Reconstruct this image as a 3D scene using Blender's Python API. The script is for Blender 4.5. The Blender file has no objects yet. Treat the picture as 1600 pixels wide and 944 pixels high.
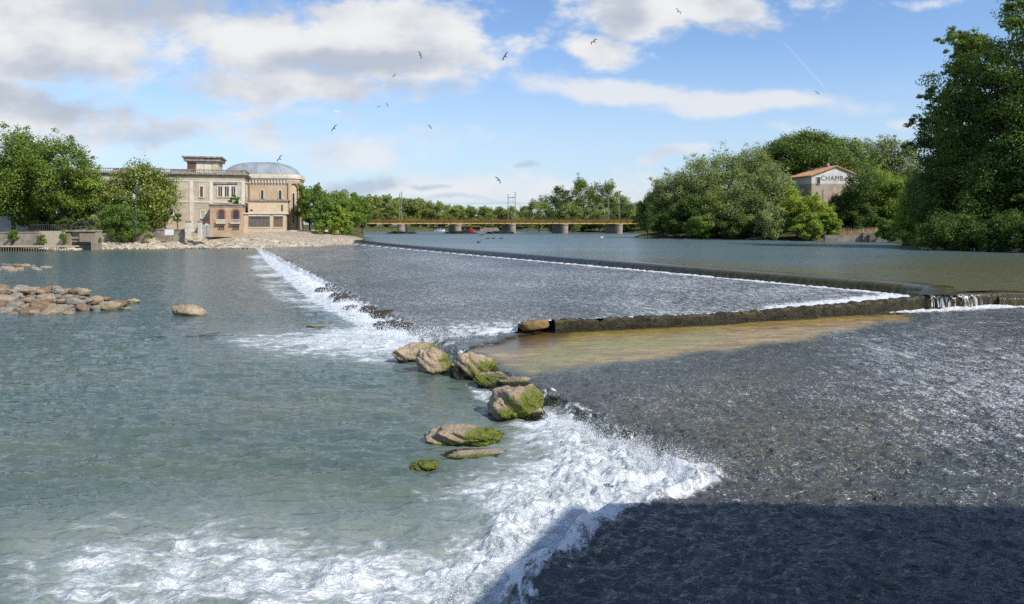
import bpy, bmesh, math, random
import numpy as np
from mathutils import Vector, Matrix

S = bpy.context.scene
COL = S.collection
# ------------------------------------------------------------------ camera, world, sun, exposure
F = 1150.0           # focal length in pixels of the 1600 px wide photograph
CZ = 6.0             # camera height over the lower pool (z = 0)
HOR = 350.0          # horizon row
cam = bpy.data.cameras.new("camera"); camo = bpy.data.objects.new("camera", cam); COL.objects.link(camo)
camo.location = (0, 0, CZ); camo.rotation_euler = (math.radians(90), 0, 0)
cam.sensor_width = 36; cam.lens = F / 1600 * 36; cam.shift_y = -(472 - HOR) / 1600
cam.clip_start = 0.1; cam.clip_end = 20000
S.camera = camo
AZ, EL = math.radians(52), math.radians(44)       # sun: to the right behind the camera
SUN = Vector((math.sin(AZ) * math.cos(EL), -math.cos(AZ) * math.cos(EL), math.sin(EL)))
ld = bpy.data.lights.new("sun", 'SUN'); ld.energy = 4.9; ld.angle = math.radians(0.5); ld.color = (1, 0.95, 0.87)
lo = bpy.data.objects.new("sun", ld); COL.objects.link(lo); lo.rotation_euler = (-SUN).to_track_quat('-Z', 'Y').to_euler()
lo.location = SUN * 100
S.view_settings.view_transform = 'Standard'; S.view_settings.look = 'None'
S.view_settings.exposure = 0.0; S.view_settings.gamma = 1.0; S.view_settings.use_curve_mapping = False
S.render.engine = 'CYCLES'
S.cycles.use_denoising = False; S.cycles.sample_clamp_indirect = 3.0; S.cycles.sample_clamp_direct = 4.0
S.cycles.max_bounces = 6; S.cycles.transparent_max_bounces = 16

class NT:
    """small helper to write node trees"""
    def __init__(s, tree): s.t = tree; s.n = tree.nodes; s.l = tree.links
    def new(s, ty, **kw):
        nd = s.n.new(ty)
        for k, v in kw.items(): setattr(nd, k, v)
        return nd
    def put(s, sock, v):
        if isinstance(v, bpy.types.NodeSocket): s.l.new(v, sock)
        elif v is not None:
            if isinstance(v, (tuple, list)) and sock.type == 'RGBA' and len(v) == 3: v = (*v, 1)
            sock.default_value = v
    def m(s, op, a, b=None, c=None, clamp=False):
        nd = s.new('ShaderNodeMath', operation=op, use_clamp=clamp)
        s.put(nd.inputs[0], a)
        if b is not None: s.put(nd.inputs[1], b)
        if c is not None: s.put(nd.inputs[2], c)
        return nd.outputs[0]
    def vm(s, op, a, b=None):
        nd = s.new('ShaderNodeVectorMath', operation=op); s.put(nd.inputs[0], a)
        if b is not None: s.put(nd.inputs[1], b)
        return nd.outputs[0]
    def ss(s, v, a, b, o0=0.0, o1=1.0):
        nd = s.new('ShaderNodeMapRange', interpolation_type='SMOOTHSTEP'); s.put(nd.inputs[0], v)
        for i, q in enumerate((a, b, o0, o1)): s.put(nd.inputs[i + 1], q)
        return nd.outputs[0]
    def mix(s, f, a, b, blend='MIX'):
        nd = s.new('ShaderNodeMix', data_type='RGBA', blend_type=blend)
        s.put(nd.inputs[0], f); s.put(nd.inputs[6], a); s.put(nd.inputs[7], b)
        return nd.outputs[2]
    def noise(s, vec, scale, detail=4, rough=.5, dist=0.0, dim='3D'):
        nd = s.new('ShaderNodeTexNoise', noise_dimensions=dim); s.put(nd.inputs['Vector'], vec)
        nd.inputs['Scale'].default_value = scale; nd.inputs['Detail'].default_value = detail
        nd.inputs['Roughness'].default_value = rough; nd.inputs['Distortion'].default_value = dist
        return nd.outputs[0]
    def comb(s, x, y, z=0.0):
        nd = s.new('ShaderNodeCombineXYZ')
        for i, v in enumerate((x, y, z)): s.put(nd.inputs[i], v)
        return nd.outputs[0]
    def attr(s, name):
        return s.new('ShaderNodeAttribute', attribute_name=name).outputs['Fac']
    def scale(s, vec, sc, loc=(0, 0, 0), rot=(0, 0, 0)):
        nd = s.new('ShaderNodeMapping'); s.put(nd.inputs[0], vec); nd.inputs['Scale'].default_value = sc
        nd.inputs['Location'].default_value = loc; nd.inputs['Rotation'].default_value = rot
        return nd.outputs[0]

W = bpy.data.worlds.new("World"); S.world = W; W.use_nodes = True
W.node_tree.nodes.clear(); g = NT(W.node_tree)
def build_world():
    out = g.new('ShaderNodeOutputWorld'); bg = g.new('ShaderNodeBackground'); g.l.new(bg.outputs[0], out.inputs[0])
    sky = g.new('ShaderNodeTexSky', sky_type='NISHITA'); sky.sun_disc = False
    sky.sun_elevation = EL; sky.sun_rotation = math.pi - AZ
    sky.altitude = 0; sky.air_density = 1.0; sky.dust_density = 0.6; sky.ozone_density = 1.6
    tc = g.new('ShaderNodeTexCoord'); sp = g.new('ShaderNodeSeparateXYZ'); g.l.new(tc.outputs['Generated'], sp.inputs[0])
    x, y, z = sp.outputs
    yy = g.m('ADD', g.m('ABSOLUTE', y), 0.03)
    u0 = g.m('DIVIDE', x, yy); v0 = g.m('DIVIDE', z, yy)
    uv = g.comb(u0, v0, g.m('MULTIPLY', g.m('LESS_THAN', y, 0.0), 7.0))
    # wobble the edges
    uvs = g.scale(uv, (1, 1.7, 1))
    n1 = g.noise(uvs, 5.5, 8, .60, .15); n1b = g.noise(g.vm('ADD', uvs, (3.3, 1.7, 5.1)), 4.5, 7, .58)
    u = g.m('ADD', u0, g.m('MULTIPLY', g.m('SUBTRACT', n1, .5), .17))
    v = g.m('ADD', v0, g.m('MULTIPLY', g.m('SUBTRACT', n1b, .5), .075))
    fine = g.noise(uvs, 13, 8, .62)
    def blob(px, py, rx, ry, amp=1.0, rot=0.0):
        uc, vc = (px - 800) / F, (HOR - py) / F
        a = g.m('SUBTRACT', u, uc); b = g.m('SUBTRACT', v, vc)
        if rot:
            c, s_ = math.cos(rot), math.sin(rot)
            a, b = g.m('ADD', g.m('MULTIPLY', a, c), g.m('MULTIPLY', b, s_)), g.m('SUBTRACT', g.m('MULTIPLY', b, c), g.m('MULTIPLY', a, s_))
        a = g.m('POWER', g.m('ABSOLUTE', g.m('DIVIDE', a, rx / F)), 2.0); b = g.m('POWER', g.m('ABSOLUTE', g.m('DIVIDE', b, ry / F)), 2.0)
        return g.m('MULTIPLY', g.m('EXPONENT', g.m('MULTIPLY', g.m('ADD', a, b), -0.9)), amp)
    def total(lst):
        r = None
        for q in lst:
            bq = blob(*q); r = bq if r is None else g.m('MAXIMUM', r, bq)
        return r
    main = total([(90, 50, 270, 100, 1.15), (330, 60, 100, 70, .8), (20, 190, 330, 70, .9), (300, 200, 170, 46, .72), (-300, 60, 300, 260, 1), (430, 75, 150, 65, 1.1), (610, 75, 190, 75, 1.15), (470, 140, 170, 42, 1.0),
                  (700, 110, 130, 45, .9), (690, 30, 60, 28, .6), (800, 75, 60, 40, .72),
                  (1000, 20, 130, 52, 1.15), (1110, 10, 110, 45, 1.1), (1250, 15, 60, 26, .55), (930, 88, 75, 34, 1.0),
                  (1700, -400, 500, 200, .9), (600, -500, 700, 200, .9)])
    lens = total([(960, 150, 200, 20, .95, -.10), (1160, 172, 190, 22, 1.15, -.02), (1290, 172, 60, 12, .7)])
    low = total([(560, 235, 150, 30, .75), (420, 225, 120, 28, .7), (700, 300, 230, 30, .85), (820, 260, 60, 12, .45), (1045, 245, 40, 16, .9), (900, 300, 260, 34, .75),
                 (640, 212, 120, 10, .5), (1080, 300, 200, 22, .7), (1180, 238, 130, 12, .45), (1380, 150, 110, 12, .4), (500, 190, 160, 14, .5), (1390, 195, 45, 14, .5), (1420, 10, 120, 10, .42), (760, 215, 120, 30, .4), (1250, 215, 160, 14, .35), (180, 235, 200, 22, .6)])
    dk = total([(585, 292, 75, 22, 1.1), (685, 300, 34, 9, .8), (830, 258, 26, 10, .75), (200, 215, 230, 26, .8), (760, 318, 200, 9, .6)])
    dn = g.m('MULTIPLY', g.m('SUBTRACT', fine, .5), 1.35)
    fmain = g.ss(g.m('ADD', main, dn), .36, .82)
    flens = g.ss(g.m('ADD', lens, g.m('MULTIPLY', dn, .5)), .28, .85, 0, .92)
    flow = g.ss(g.m('ADD', low, g.m('MULTIPLY', dn, 1.25)), .25, .85, 0, .85)
    fdk = g.ss(g.m('ADD', dk, g.m('MULTIPLY', dn, .8)), .35, .9, 0, .62)
    # cloud shading: lit billows above, greyer undersides
    sh = g.noise(g.vm('ADD', uvs, (0.03, -0.05, 2)), 7.5, 6, .58)
    sh2 = g.noise(g.vm('ADD', uvs, (9, 4, 1)), 2.6, 3, .5)
    und = total([(330, 5, 200, 40, 1), (170, 165, 260, 34, 1), (560, 105, 170, 18, .95), (440, 30, 90, 20, .5), (960, 30, 40, 42, 1.1), (60, 110, 160, 30, .8), (1170, 60, 120, 20, .7), (640, 142, 90, 14, .6), (330, 205, 160, 34, .8)])
    lit = g.m('ADD', g.m('MULTIPLY', sh, 1.0), g.m('MULTIPLY', sh2, .6))
    lit = g.m('SUBTRACT', lit, g.m('MULTIPLY', und, .38))
    lit = g.ss(lit, .38, .88)
    ccol = g.mix(lit, (.50, .555, .65), (.87, .88, .89))
    skyc = g.mix(1.0, sky.outputs[0], (0.132, 0.150, 0.176), 'MULTIPLY')
    # pale veil low over the horizon
    hz = g.ss(g.m('ABSOLUTE', v0), .0, .27, .70, 0.0)
    skyc = g.mix(hz, skyc, (.60, .73, .87))
    c = g.mix(flow, skyc, g.mix(lit, (.56, .63, .75), (.84, .86, .89)))
    c = g.mix(fdk, c, (.38, .48, .64))
    c = g.mix(flens, c, (.80, .83, .87))
    c = g.mix(fmain, c, ccol)
    # contrail
    ax, ay, bx, by = (1200 - 800) / F, (350 - 62) / F, (1272 - 800) / F, (350 - 143) / F
    L = math.hypot(bx - ax, by - ay); dx, dy = (bx - ax) / L, (by - ay) / L
    pu = g.m('SUBTRACT', u0, ax); pv = g.m('SUBTRACT', v0, ay)
    along = g.m('ADD', g.m('MULTIPLY', pu, dx), g.m('MULTIPLY', pv, dy))
    acr = g.m('ABSOLUTE', g.m('SUBTRACT', g.m('MULTIPLY', pu, dy), g.m('MULTIPLY', pv, dx)))
    ct = g.m('MULTIPLY', g.ss(acr, .0004, .0016, 1, 0), g.m('MULTIPLY', g.ss(along, 0, .03), g.ss(along, L, L + .004, 1, 0)))
    c = g.mix(g.m('MULTIPLY', ct, .22), c, (.75, .85, .95))
    g.l.new(c, bg.inputs[0]); bg.inputs[1].default_value = 1.0
    # sky is given in final radiance: the Nishita part above is scaled by about 0.12
build_world()
W.cycles.sampling_method = 'MANUAL'; W.cycles.sample_map_resolution = 512

# ------------------------------------------------------------------ helpers
def X_(px, Y): return (px - 800) / F * Y
def Z_(py, Y): return CZ - (py - HOR) / F * Y
def on(px, py, z=0.0):
    Y = (CZ - z) * F / (py - HOR); return X_(px, Y), Y

def tag(o, label=None, cat=None, group=None, kind=None):
    if label: o['label'] = label
    if cat: o['category'] = cat
    if group: o['group'] = group
    if kind: o['kind'] = kind
    return o
def empty(name, loc=(0, 0, 0), rz=0.0, label=None, cat=None, group=None):
    o = bpy.data.objects.new(name, None); COL.objects.link(o); o.location = loc; o.rotation_euler = (0, 0, rz)
    o.empty_display_size = .3
    return tag(o, label, cat, group)
def link(name, me, mat=None, parent=None):
    o = bpy.data.objects.new(name, me); COL.objects.link(o)
    if mat is not None: me.materials.append(mat)
    if parent is not None: o.parent = parent
    return o
def children(o): return [c for c in COL.objects if c.parent == o]
def copy_tree(o, parent=None):
    c = o.copy(); COL.objects.link(c)
    if parent is not None: c.parent = parent
    for ch in list(o.children): copy_tree(ch, c)
    return c

def np_mesh(name, V, Fc, smooth=False, attrs=None):
    """V (n,3), Fc (m,k) with k = 3 or 4"""
    V = np.asarray(V, np.float32); Fc = np.asarray(Fc, np.int32)
    me = bpy.data.meshes.new(name); k = Fc.shape[1]; n, m = len(V), len(Fc)
    me.vertices.add(n); me.vertices.foreach_set("co", V.ravel())
    me.loops.add(m * k); me.loops.foreach_set("vertex_index", Fc.ravel())
    me.polygons.add(m); me.polygons.foreach_set("loop_start", np.arange(0, m * k, k, dtype=np.int32))
    me.polygons.foreach_set("loop_total", np.full(m, k, np.int32))
    me.polygons.foreach_set("use_smooth", np.full(m, smooth, bool))
    for kk, a in (attrs or {}).items():
        at = me.attributes.new(kk, 'FLOAT', 'POINT'); at.data.foreach_set("value", np.asarray(a, np.float32).ravel())
    me.update(calc_edges=True); me.validate()
    return me
class MB:
    """collects boxes, tubes and free faces; build() links them as one mesh"""
    def __init__(s): s.v = []; s.f = []
    def add(s, vs, fs):
        b = len(s.v); s.v += [tuple(q) for q in vs]; s.f += [tuple(i + b for i in q) for q in fs]; return s
    def box(s, x0, x1, y0, y1, z0, z1):
        vs = [(x, y, z) for z in (z0, z1) for y in (y0, y1) for x in (x0, x1)]
        return s.add(vs, [(0, 2, 3, 1), (4, 5, 7, 6), (0, 1, 5, 4), (2, 6, 7, 3), (0, 4, 6, 2), (1, 3, 7, 5)])
    def prism(s, pts, z0, z1):
        n = len(pts)
        vs = [(x, y, z0) for x, y in pts] + [(x, y, z1) for x, y in pts]
        return s.add(vs, [tuple(range(n))[::-1], tuple(range(n, 2 * n))] + [(i, (i + 1) % n, n + (i + 1) % n, n + i) for i in range(n)])
    def xz(s, pts, y0, y1):
        n = len(pts); vs = [(x, y0, z) for x, z in pts] + [(x, y1, z) for x, z in pts]
        return s.add(vs, [tuple(range(n)), tuple(range(n, 2 * n))[::-1]] + [((i + 1) % n, i, n + i, n + (i + 1) % n) for i in range(n)])
    def tube(s, pts, r, n=8, r1=None, cap=True):
        pts = [Vector(p) for p in pts]; b = len(s.v); K = len(pts)
        r1 = r if r1 is None else r1
        rr = r if isinstance(r, (list, tuple)) else [r + (r1 - r) * i / max(1, K - 1) for i in range(K)]
        for i, p in enumerate(pts):
            d = (pts[min(i + 1, K - 1)] - pts[max(i - 1, 0)]).normalized()
            a = d.orthogonal().normalized() if i == 0 else (a - d * a.dot(d)).normalized()
            c = d.cross(a)
            for j in range(n):
                t = 2 * math.pi * j / n; q = p + (a * math.cos(t) + c * math.sin(t)) * rr[i]; s.v.append(tuple(q))
        for i in range(K - 1):
            for j in range(n):
                s.f.append((b + i * n + j, b + i * n + (j + 1) % n, b + (i + 1) * n + (j + 1) % n, b + (i + 1) * n + j))
        if cap: s.f.append(tuple(b + j for j in range(n))[::-1]); s.f.append(tuple(b + (K - 1) * n + j for j in range(n)))
        return s
    def lathe(s, prof, cx=0, cy=0, n=20):
        b = len(s.v)
        for r, z in prof:
            for j in range(n):
                t = 2 * math.pi * j / n; s.v.append((cx + r * math.cos(t), cy + r * math.sin(t), z))
        for i in range(len(prof) - 1):
            for j in range(n):
                s.f.append((b + i * n + j, b + i * n + (j + 1) % n, b + (i + 1) * n + (j + 1) % n, b + (i + 1) * n + j))
        s.f.append(tuple(b + j for j in range(n))[::-1]); s.f.append(tuple(b + (len(prof) - 1) * n + j for j in range(n)))
        return s
    def build(s, name, mat, parent=None, smooth=False, bevel=0):
        me = bpy.data.meshes.new(name); me.from_pydata(s.v, [], s.f); me.update()
        if smooth: me.polygons.foreach_set("use_smooth", [True] * len(me.polygons))
        o = link(name, me, mat, parent)
        if bevel:
            md = o.modifiers.new('b', 'BEVEL'); md.width = bevel; md.segments = 1; md.limit_method = 'ANGLE'
        return o

# numpy noise
_rs = np.random.RandomState(7); _perm = _rs.permutation(256); _perm = np.concatenate([_perm, _perm]); _ga = _rs.rand(256) * 2 * np.pi
def perlin(x, y, seed=0):
    x = np.asarray(x, float) + seed * 17.13; y = np.asarray(y, float) + seed * 9.71
    xi = np.floor(x).astype(int); yi = np.floor(y).astype(int); xf = x - xi; yf = y - yi
    xi &= 255; yi &= 255
    def gr(a, b, dx, dy):
        t = _ga[_perm[_perm[a & 255] + (b & 255)]]; return np.cos(t) * dx + np.sin(t) * dy
    w = lambda t: t * t * t * (t * (t * 6 - 15) + 10)
    u, v = w(xf), w(yf)
    n00, n10, n01, n11 = gr(xi, yi, xf, yf), gr(xi + 1, yi, xf - 1, yf), gr(xi, yi + 1, xf, yf - 1), gr(xi + 1, yi + 1, xf - 1, yf - 1)
    return ((n00 * (1 - u) + n10 * u) * (1 - v) + (n01 * (1 - u) + n11 * u) * v) * 1.5
def fbm(x, y, seed=0, o=4, gain=.5, lac=2.03):
    r = 0; a = 1
    for i in range(o): r = r + a * perlin(x, y, seed + i * 3); x = np.asarray(x) * lac; y = np.asarray(y) * lac; a *= gain
    return r
def sstep(v, a, b): t = np.clip((v - a) / (b - a), 0, 1); return t * t * (3 - 2 * t)
def dseg(X, Y, pts, closed=False):
    d = np.full(np.shape(X), 1e9); P = list(pts) + ([pts[0]] if closed else [])
    for (ax, ay), (bx, by) in zip(P[:-1], P[1:]):
        vx, vy = bx - ax, by - ay; L = vx * vx + vy * vy
        t = np.clip(((X - ax) * vx + (Y - ay) * vy) / L, 0, 1)
        d = np.minimum(d, np.hypot(X - ax - t * vx, Y - ay - t * vy))
    return d
def inside(X, Y, poly):
    c = np.zeros(np.shape(X), bool); n = len(poly)
    for i in range(n):
        x0, y0 = poly[i]; x1, y1 = poly[(i + 1) % n]
        if y0 == y1: continue
        c ^= ((y0 > Y) != (y1 > Y)) & (X < (x1 - x0) * (Y - y0) / (y1 - y0) + x0)
    return c
def sd(X, Y, poly): d = dseg(X, Y, poly, True); return np.where(inside(X, Y, poly), d, -d)
def fan(u0, u1, nu, y0, y1, ny):
    Yv = 1 / np.linspace(1 / y0, 1 / y1, ny); U = np.linspace(u0, u1, nu)
    Y = np.repeat(Yv[:, None], nu, 1); return U[None, :] * Y, Y
def grid_obj(name, X, Y, Z, mat, attrs=None, keep=None, parent=None):
    ny, nu = X.shape; idx = np.arange(ny * nu).reshape(ny, nu)
    q = np.stack([idx[:-1, :-1], idx[:-1, 1:], idx[1:, 1:], idx[1:, :-1]], -1).reshape(-1, 4)
    if keep is not None:
        kf = keep.ravel()[q].all(1); q = q[kf]
    used = np.zeros(ny * nu, bool); used[q.ravel()] = True; remap = np.cumsum(used) - 1; q = remap[q]
    V = np.stack([X, Y, Z], -1).reshape(-1, 3)[used]
    at = {k: np.asarray(a).reshape(-1)[used] for k, a in (attrs or {}).items()}
    return link(name, np_mesh(name, V, q, True, at), mat, parent)

# ------------------------------------------------------------------ materials
MATS = {}
def mat(name):
    m = bpy.data.materials.new(name); m.use_nodes = True; m.node_tree.nodes.clear(); n = NT(m.node_tree)
    out = n.new('ShaderNodeOutputMaterial'); MATS[name] = m
    return m, n, out
def bsdf(n, col, rough=.8, spec=.3, normal=None, metal=0.0, ior=None):
    b = n.new('ShaderNodeBsdfPrincipled'); n.put(b.inputs['Base Color'], col); n.put(b.inputs['Roughness'], rough)
    n.put(b.inputs['Specular IOR Level'], spec); n.put(b.inputs['Metallic'], metal)
    if ior: b.inputs['IOR'].default_value = ior
    if normal is not None: n.l.new(normal, b.inputs['Normal'])
    return b.outputs[0]
def bump(n, h, strength=.5, dist=.05, normal=None):
    b = n.new('ShaderNodeBump'); b.inputs['Strength'].default_value = strength; n.put(b.inputs['Distance'], dist); n.put(b.inputs['Height'], h)
    if normal is not None: n.l.new(normal, b.inputs['Normal'])
    return b.outputs[0]
def pos(n): return n.new('ShaderNodeNewGeometry').outputs['Position']
def obc(n): return n.new('ShaderNodeTexCoord').outputs['Object']
def simple(name, c1, c2, sc=1.0, rough=.85, spec=.25, bs=.4, bd=.03, metal=0, detail=5, coord='o', stretch=(1, 1, 1), lo_=.35, hi=.65):
    m, n, out = mat(name); p = obc(n) if coord == 'o' else pos(n); p = n.scale(p, stretch)
    f = n.noise(p, sc, detail, .6); f2 = n.noise(p, sc * 6, 3, .6)
    c = n.mix(n.ss(f, lo_, hi), c1, c2)
    c = n.mix(n.ss(f2, .3, .7, 0, .25), c, tuple(q * .6 for q in c1))
    n.l.new(bsdf(n, c, rough, spec, bump(n, n.m('ADD', f, n.m('MULTIPLY', f2, .5)), bs, bd), metal), out.inputs[0]); return m
def stone_wall(name, c1, c2, mortar, bw=.6, bh=.3, grime=.25):
    """coursed masonry: works on any vertical face (x+y used as the horizontal coordinate)"""
    m, n, out = mat(name); sp = n.new('ShaderNodeSeparateXYZ'); n.l.new(obc(n), sp.inputs[0])
    p = n.comb(n.m('ADD', sp.outputs[0], sp.outputs[1]), sp.outputs[2], 0.0)
    b = n.new('ShaderNodeTexBrick'); n.l.new(p, b.inputs[0])
    n.put(b.inputs['Color1'], c1); n.put(b.inputs['Color2'], c2); n.put(b.inputs['Mortar'], mortar)
    b.inputs['Scale'].default_value = 1; b.inputs['Brick Width'].default_value = bw; b.inputs['Row Height'].default_value = bh
    b.inputs['Mortar Size'].default_value = .02; b.inputs['Mortar Smooth'].default_value = .3; b.inputs['Bias'].default_value = 0
    f = n.noise(obc(n), .35, 5, .6); f2 = n.noise(obc(n), 3, 5, .65)
    c = n.mix(n.ss(f, .3, .7, 0, grime * 2), b.outputs[0], tuple(q * .55 for q in c1))
    c = n.mix(n.ss(f2, .35, .7, 0, .35), c, tuple(min(1, q * 1.2) for q in c2))
    h = n.m('ADD', n.m('MULTIPLY', b.outputs[1], -.6), f2)
    n.l.new(bsdf(n, c, .9, .15, bump(n, h, .5, .04)), out.inputs[0]); return m
def leafmat(name, dark, light, transl=.30, rough=.55, patch=.35, spec=.35):
    m, n, out = mat(name); t = n.attr('tint'); p = obc(n)
    f = n.noise(p, patch, 3, .5)
    c = n.mix(n.m('ADD', n.m('MULTIPLY', t, .75), n.m('MULTIPLY', n.m('SUBTRACT', f, .5), .9), clamp=True), dark, light)
    a = bsdf(n, c, rough, spec); tr = n.new('ShaderNodeBsdfTranslucent')
    n.put(tr.inputs[0], n.mix(.5, c, tuple(min(1, q * 1.5) for q in light)))
    mx = n.new('ShaderNodeMixShader'); mx.inputs[0].default_value = transl
    n.l.new(a, mx.inputs[1]); n.l.new(tr.outputs[0], mx.inputs[2]); n.l.new(mx.outputs[0], out.inputs[0]); return m

# foam pattern shared by the water materials: torn filaments and bubbles
def foam_pattern(n, p, stretch, rot, k1=1.6, k2=7.0):
    q = n.scale(p, stretch, rot=rot)
    w = n.new('ShaderNodeTexNoise'); n.l.new(q, w.inputs['Vector']); w.inputs['Scale'].default_value = k1; w.inputs['Detail'].default_value = 4
    q2 = n.vm('ADD', q, n.vm('MULTIPLY', n.vm('SUBTRACT', w.outputs[1], (.5, .5, .5)), (.9, .9, .9)))
    a = n.noise(q2, k1, 7, .62, .3)
    r = n.m('SUBTRACT', 1.0, n.m('ABSOLUTE', n.m('MULTIPLY', n.m('SUBTRACT', n.noise(q2, k1 * 2.2, 5, .6), .5), 5.0)))   # ridges
    b = n.noise(q2, k2, 5, .65)
    return a, r, b
def water_lower():
    m, n, out = mat('river_pool'); p = pos(n)
    sp = n.new('ShaderNodeSeparateXYZ'); n.l.new(p, sp.inputs[0])
    foam = n.attr('foam')
    a, r, b = foam_pattern(n, p, (.55, 1.25, 1), (0, 0, .25))
    pat = n.m('ADD', n.m('ADD', n.m('MULTIPLY', n.m('SUBTRACT', a, .5), 2.3), n.m('MULTIPLY', r, .17)), n.m('MULTIPLY', n.m('SUBTRACT', b, .5), .9))
    fv = n.m('ADD', foam, pat)
    ff = n.m('POWER', n.ss(fv, .30, 1.15), 1.15)
    ff = n.m('MULTIPLY', ff, n.ss(foam, .02, .15))
    # murky green water, patchy
    mk = n.noise(n.scale(p, (.25, .8, 1)), .35, 4, .55)
    far = n.ss(sp.outputs[1], 14, 60)
    c = n.mix(n.ss(mk, .35, .65), (.076, .112, .088), (.102, .128, .090))
    c = n.mix(far, c, (.060, .098, .092))
    mud = n.attr('aer')      # aerated, milky water round the falls
    c = n.mix(n.m('MULTIPLY', mud, .6), c, (.27, .31, .28))
    w1 = n.noise(n.scale(p, (.42, 1.7, 1), rot=(0, 0, .12)), 1.35, 3, .5, .8)
    w2 = n.noise(n.scale(p, (1, 1.9, 1), rot=(0, 0, -.3)), 5.0, 2, .5, .4)
    h = n.m('ADD', w1, n.m('MULTIPLY', w2, .22))
    nb = bump(n, h, 1.0, .17)
    wat = bsdf(n, c, n.ss(sp.outputs[1], 30, 150, .07, .22), .85, nb, ior=1.333)
    fc = n.mix(n.ss(n.m('ADD', a, n.m('MULTIPLY', b, .8)), .70, 1.12), (.50, .57, .56), (.82, .84, .85))
    fb = bump(n, n.m('ADD', a, n.m('MULTIPLY', b, .7)), 1.0, .20)
    fo = bsdf(n, fc, .6, .3, fb)
    mx = n.new('ShaderNodeMixShader'); n.l.new(ff, mx.inputs[0]); n.l.new(wat, mx.inputs[1]); n.l.new(fo, mx.inputs[2])
    n.l.new(mx.outputs[0], out.inputs[0]); return m
def water_upper():
    m, n, out = mat('upstream_water'); p = pos(n); sp = n.new('ShaderNodeSeparateXYZ'); n.l.new(p, sp.inputs[0])
    sh = n.attr('shallow')
    c = n.mix(sh, (.095, .135, .135), (.115, .100, .030))
    w1 = n.noise(n.scale(p, (.5, 1.6, 1), rot=(0, 0, .1)), 1.6, 4, .6, .3)
    w2 = n.noise(n.scale(p, (1, 2, 1), rot=(0, 0, -.3)), 6.0, 3, .6)
    brz = n.noise(n.scale(p, (.15, .5, 1)), .12, 3, .5)
    h = n.m('ADD', w1, n.m('MULTIPLY', w2, .35))
    nb = bump(n, h, .9, n.ss(brz, .3, .7, .14, .36))
    rg = n.ss(sp.outputs[1], 50, 220, .16, .34)
    n.l.new(bsdf(n, c, rg, .5, nb, ior=1.333), out.inputs[0]); return m
def water_sheet():
    """thin fast water over the apron, with bubbles and white flecks"""
    m, n, out = mat('apron_water'); p = pos(n)
    foam = n.attr('foam'); fl = n.attr('fleck'); al = n.attr('cover'); warm = n.attr('warm')
    a, r, b = foam_pattern(n, p, (1.2, .6, 1), (0, 0, -.35), 2.2, 9.0)
    pat = n.m('ADD', n.m('MULTIPLY', n.m('SUBTRACT', a, .5), 1.6), n.m('MULTIPLY', n.m('SUBTRACT', b, .5), 1.0))
    ff = n.m('MULTIPLY', n.ss(n.m('ADD', foam, pat), .45, .85), n.ss(foam, .02, .2))
    q = n.scale(p, (1.0, 1.5, 1), rot=(0, 0, .2))
    s1 = n.noise(n.scale(p, (1.0, 2.2, 1), rot=(0, 0, .2)), 12.0, 3, .7, .9); s2 = n.noise(q, 1.2, 4, .6)
    s3 = n.noise(n.scale(p, (1.6, .45, 1), rot=(0, 0, .35)), 2.2, 6, .78, .4)
    th = n.m('SUBTRACT', .71, n.m('MULTIPLY', fl, .16)); th = n.m('SUBTRACT', th, n.m('MULTIPLY', n.m('SUBTRACT', s3, .5), n.ss(n.m('MULTIPLY', fl, 1.0), .3, 1.0, .35, .55))); th = n.m('SUBTRACT', th, n.m('MULTIPLY', n.m('SUBTRACT', s2, .5), .20))
    dd = n.m('SUBTRACT', s1, th)
    flk = n.m('MULTIPLY', n.ss(dd, -.03, .07), n.ss(fl, 0.0, .1, 0, .85))
    tot = n.m('MAXIMUM', ff, flk)
    g1 = n.noise(p, .45, 4, .6); g2 = n.noise(p, 5, 3, .6)
    base = n.mix(warm, (.048, .060, .068), n.mix(n.ss(g2, .4, .6), (.070, .068, .052), (.125, .110, .072)))
    base = n.mix(n.ss(g1, .4, .7, 0, .5), base, (.040, .052, .044))
    base = n.mix(n.ss(al, .55, .98, .8, 0), base, (.11, .14, .115))
    w1 = n.noise(q, 1.7, 3, .55, .8); w2 = n.noise(q, 6, 3, .55, .6)
    nb = bump(n, n.m('ADD', w1, n.m('MULTIPLY', w2, .28)), 1.0, .24)
    wat = bsdf(n, base, .14, .5, nb, ior=1.333)
    fo = bsdf(n, (.70, .70, .68), .6, .3, bump(n, n.m('ADD', a, b), .6, .06))
    mx = n.new('ShaderNodeMixShader'); n.l.new(tot, mx.inputs[0]); n.l.new(wat, mx.inputs[1]); n.l.new(fo, mx.inputs[2])
    tr = n.new('ShaderNodeBsdfTransparent'); m2 = n.new('ShaderNodeMixShader')
    cov = n.m('MAXIMUM', n.ss(n.m('ADD', al, n.m('MULTIPLY', n.m('SUBTRACT', a, .5), .45)), .12, .95), n.m('MULTIPLY', tot, n.ss(al, .02, .1)))
    n.l.new(cov, m2.inputs[0]); n.l.new(tr.outputs[0], m2.inputs[1]); n.l.new(mx.outputs[0], m2.inputs[2])
    n.l.new(m2.outputs[0], out.inputs[0]); return m
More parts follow.
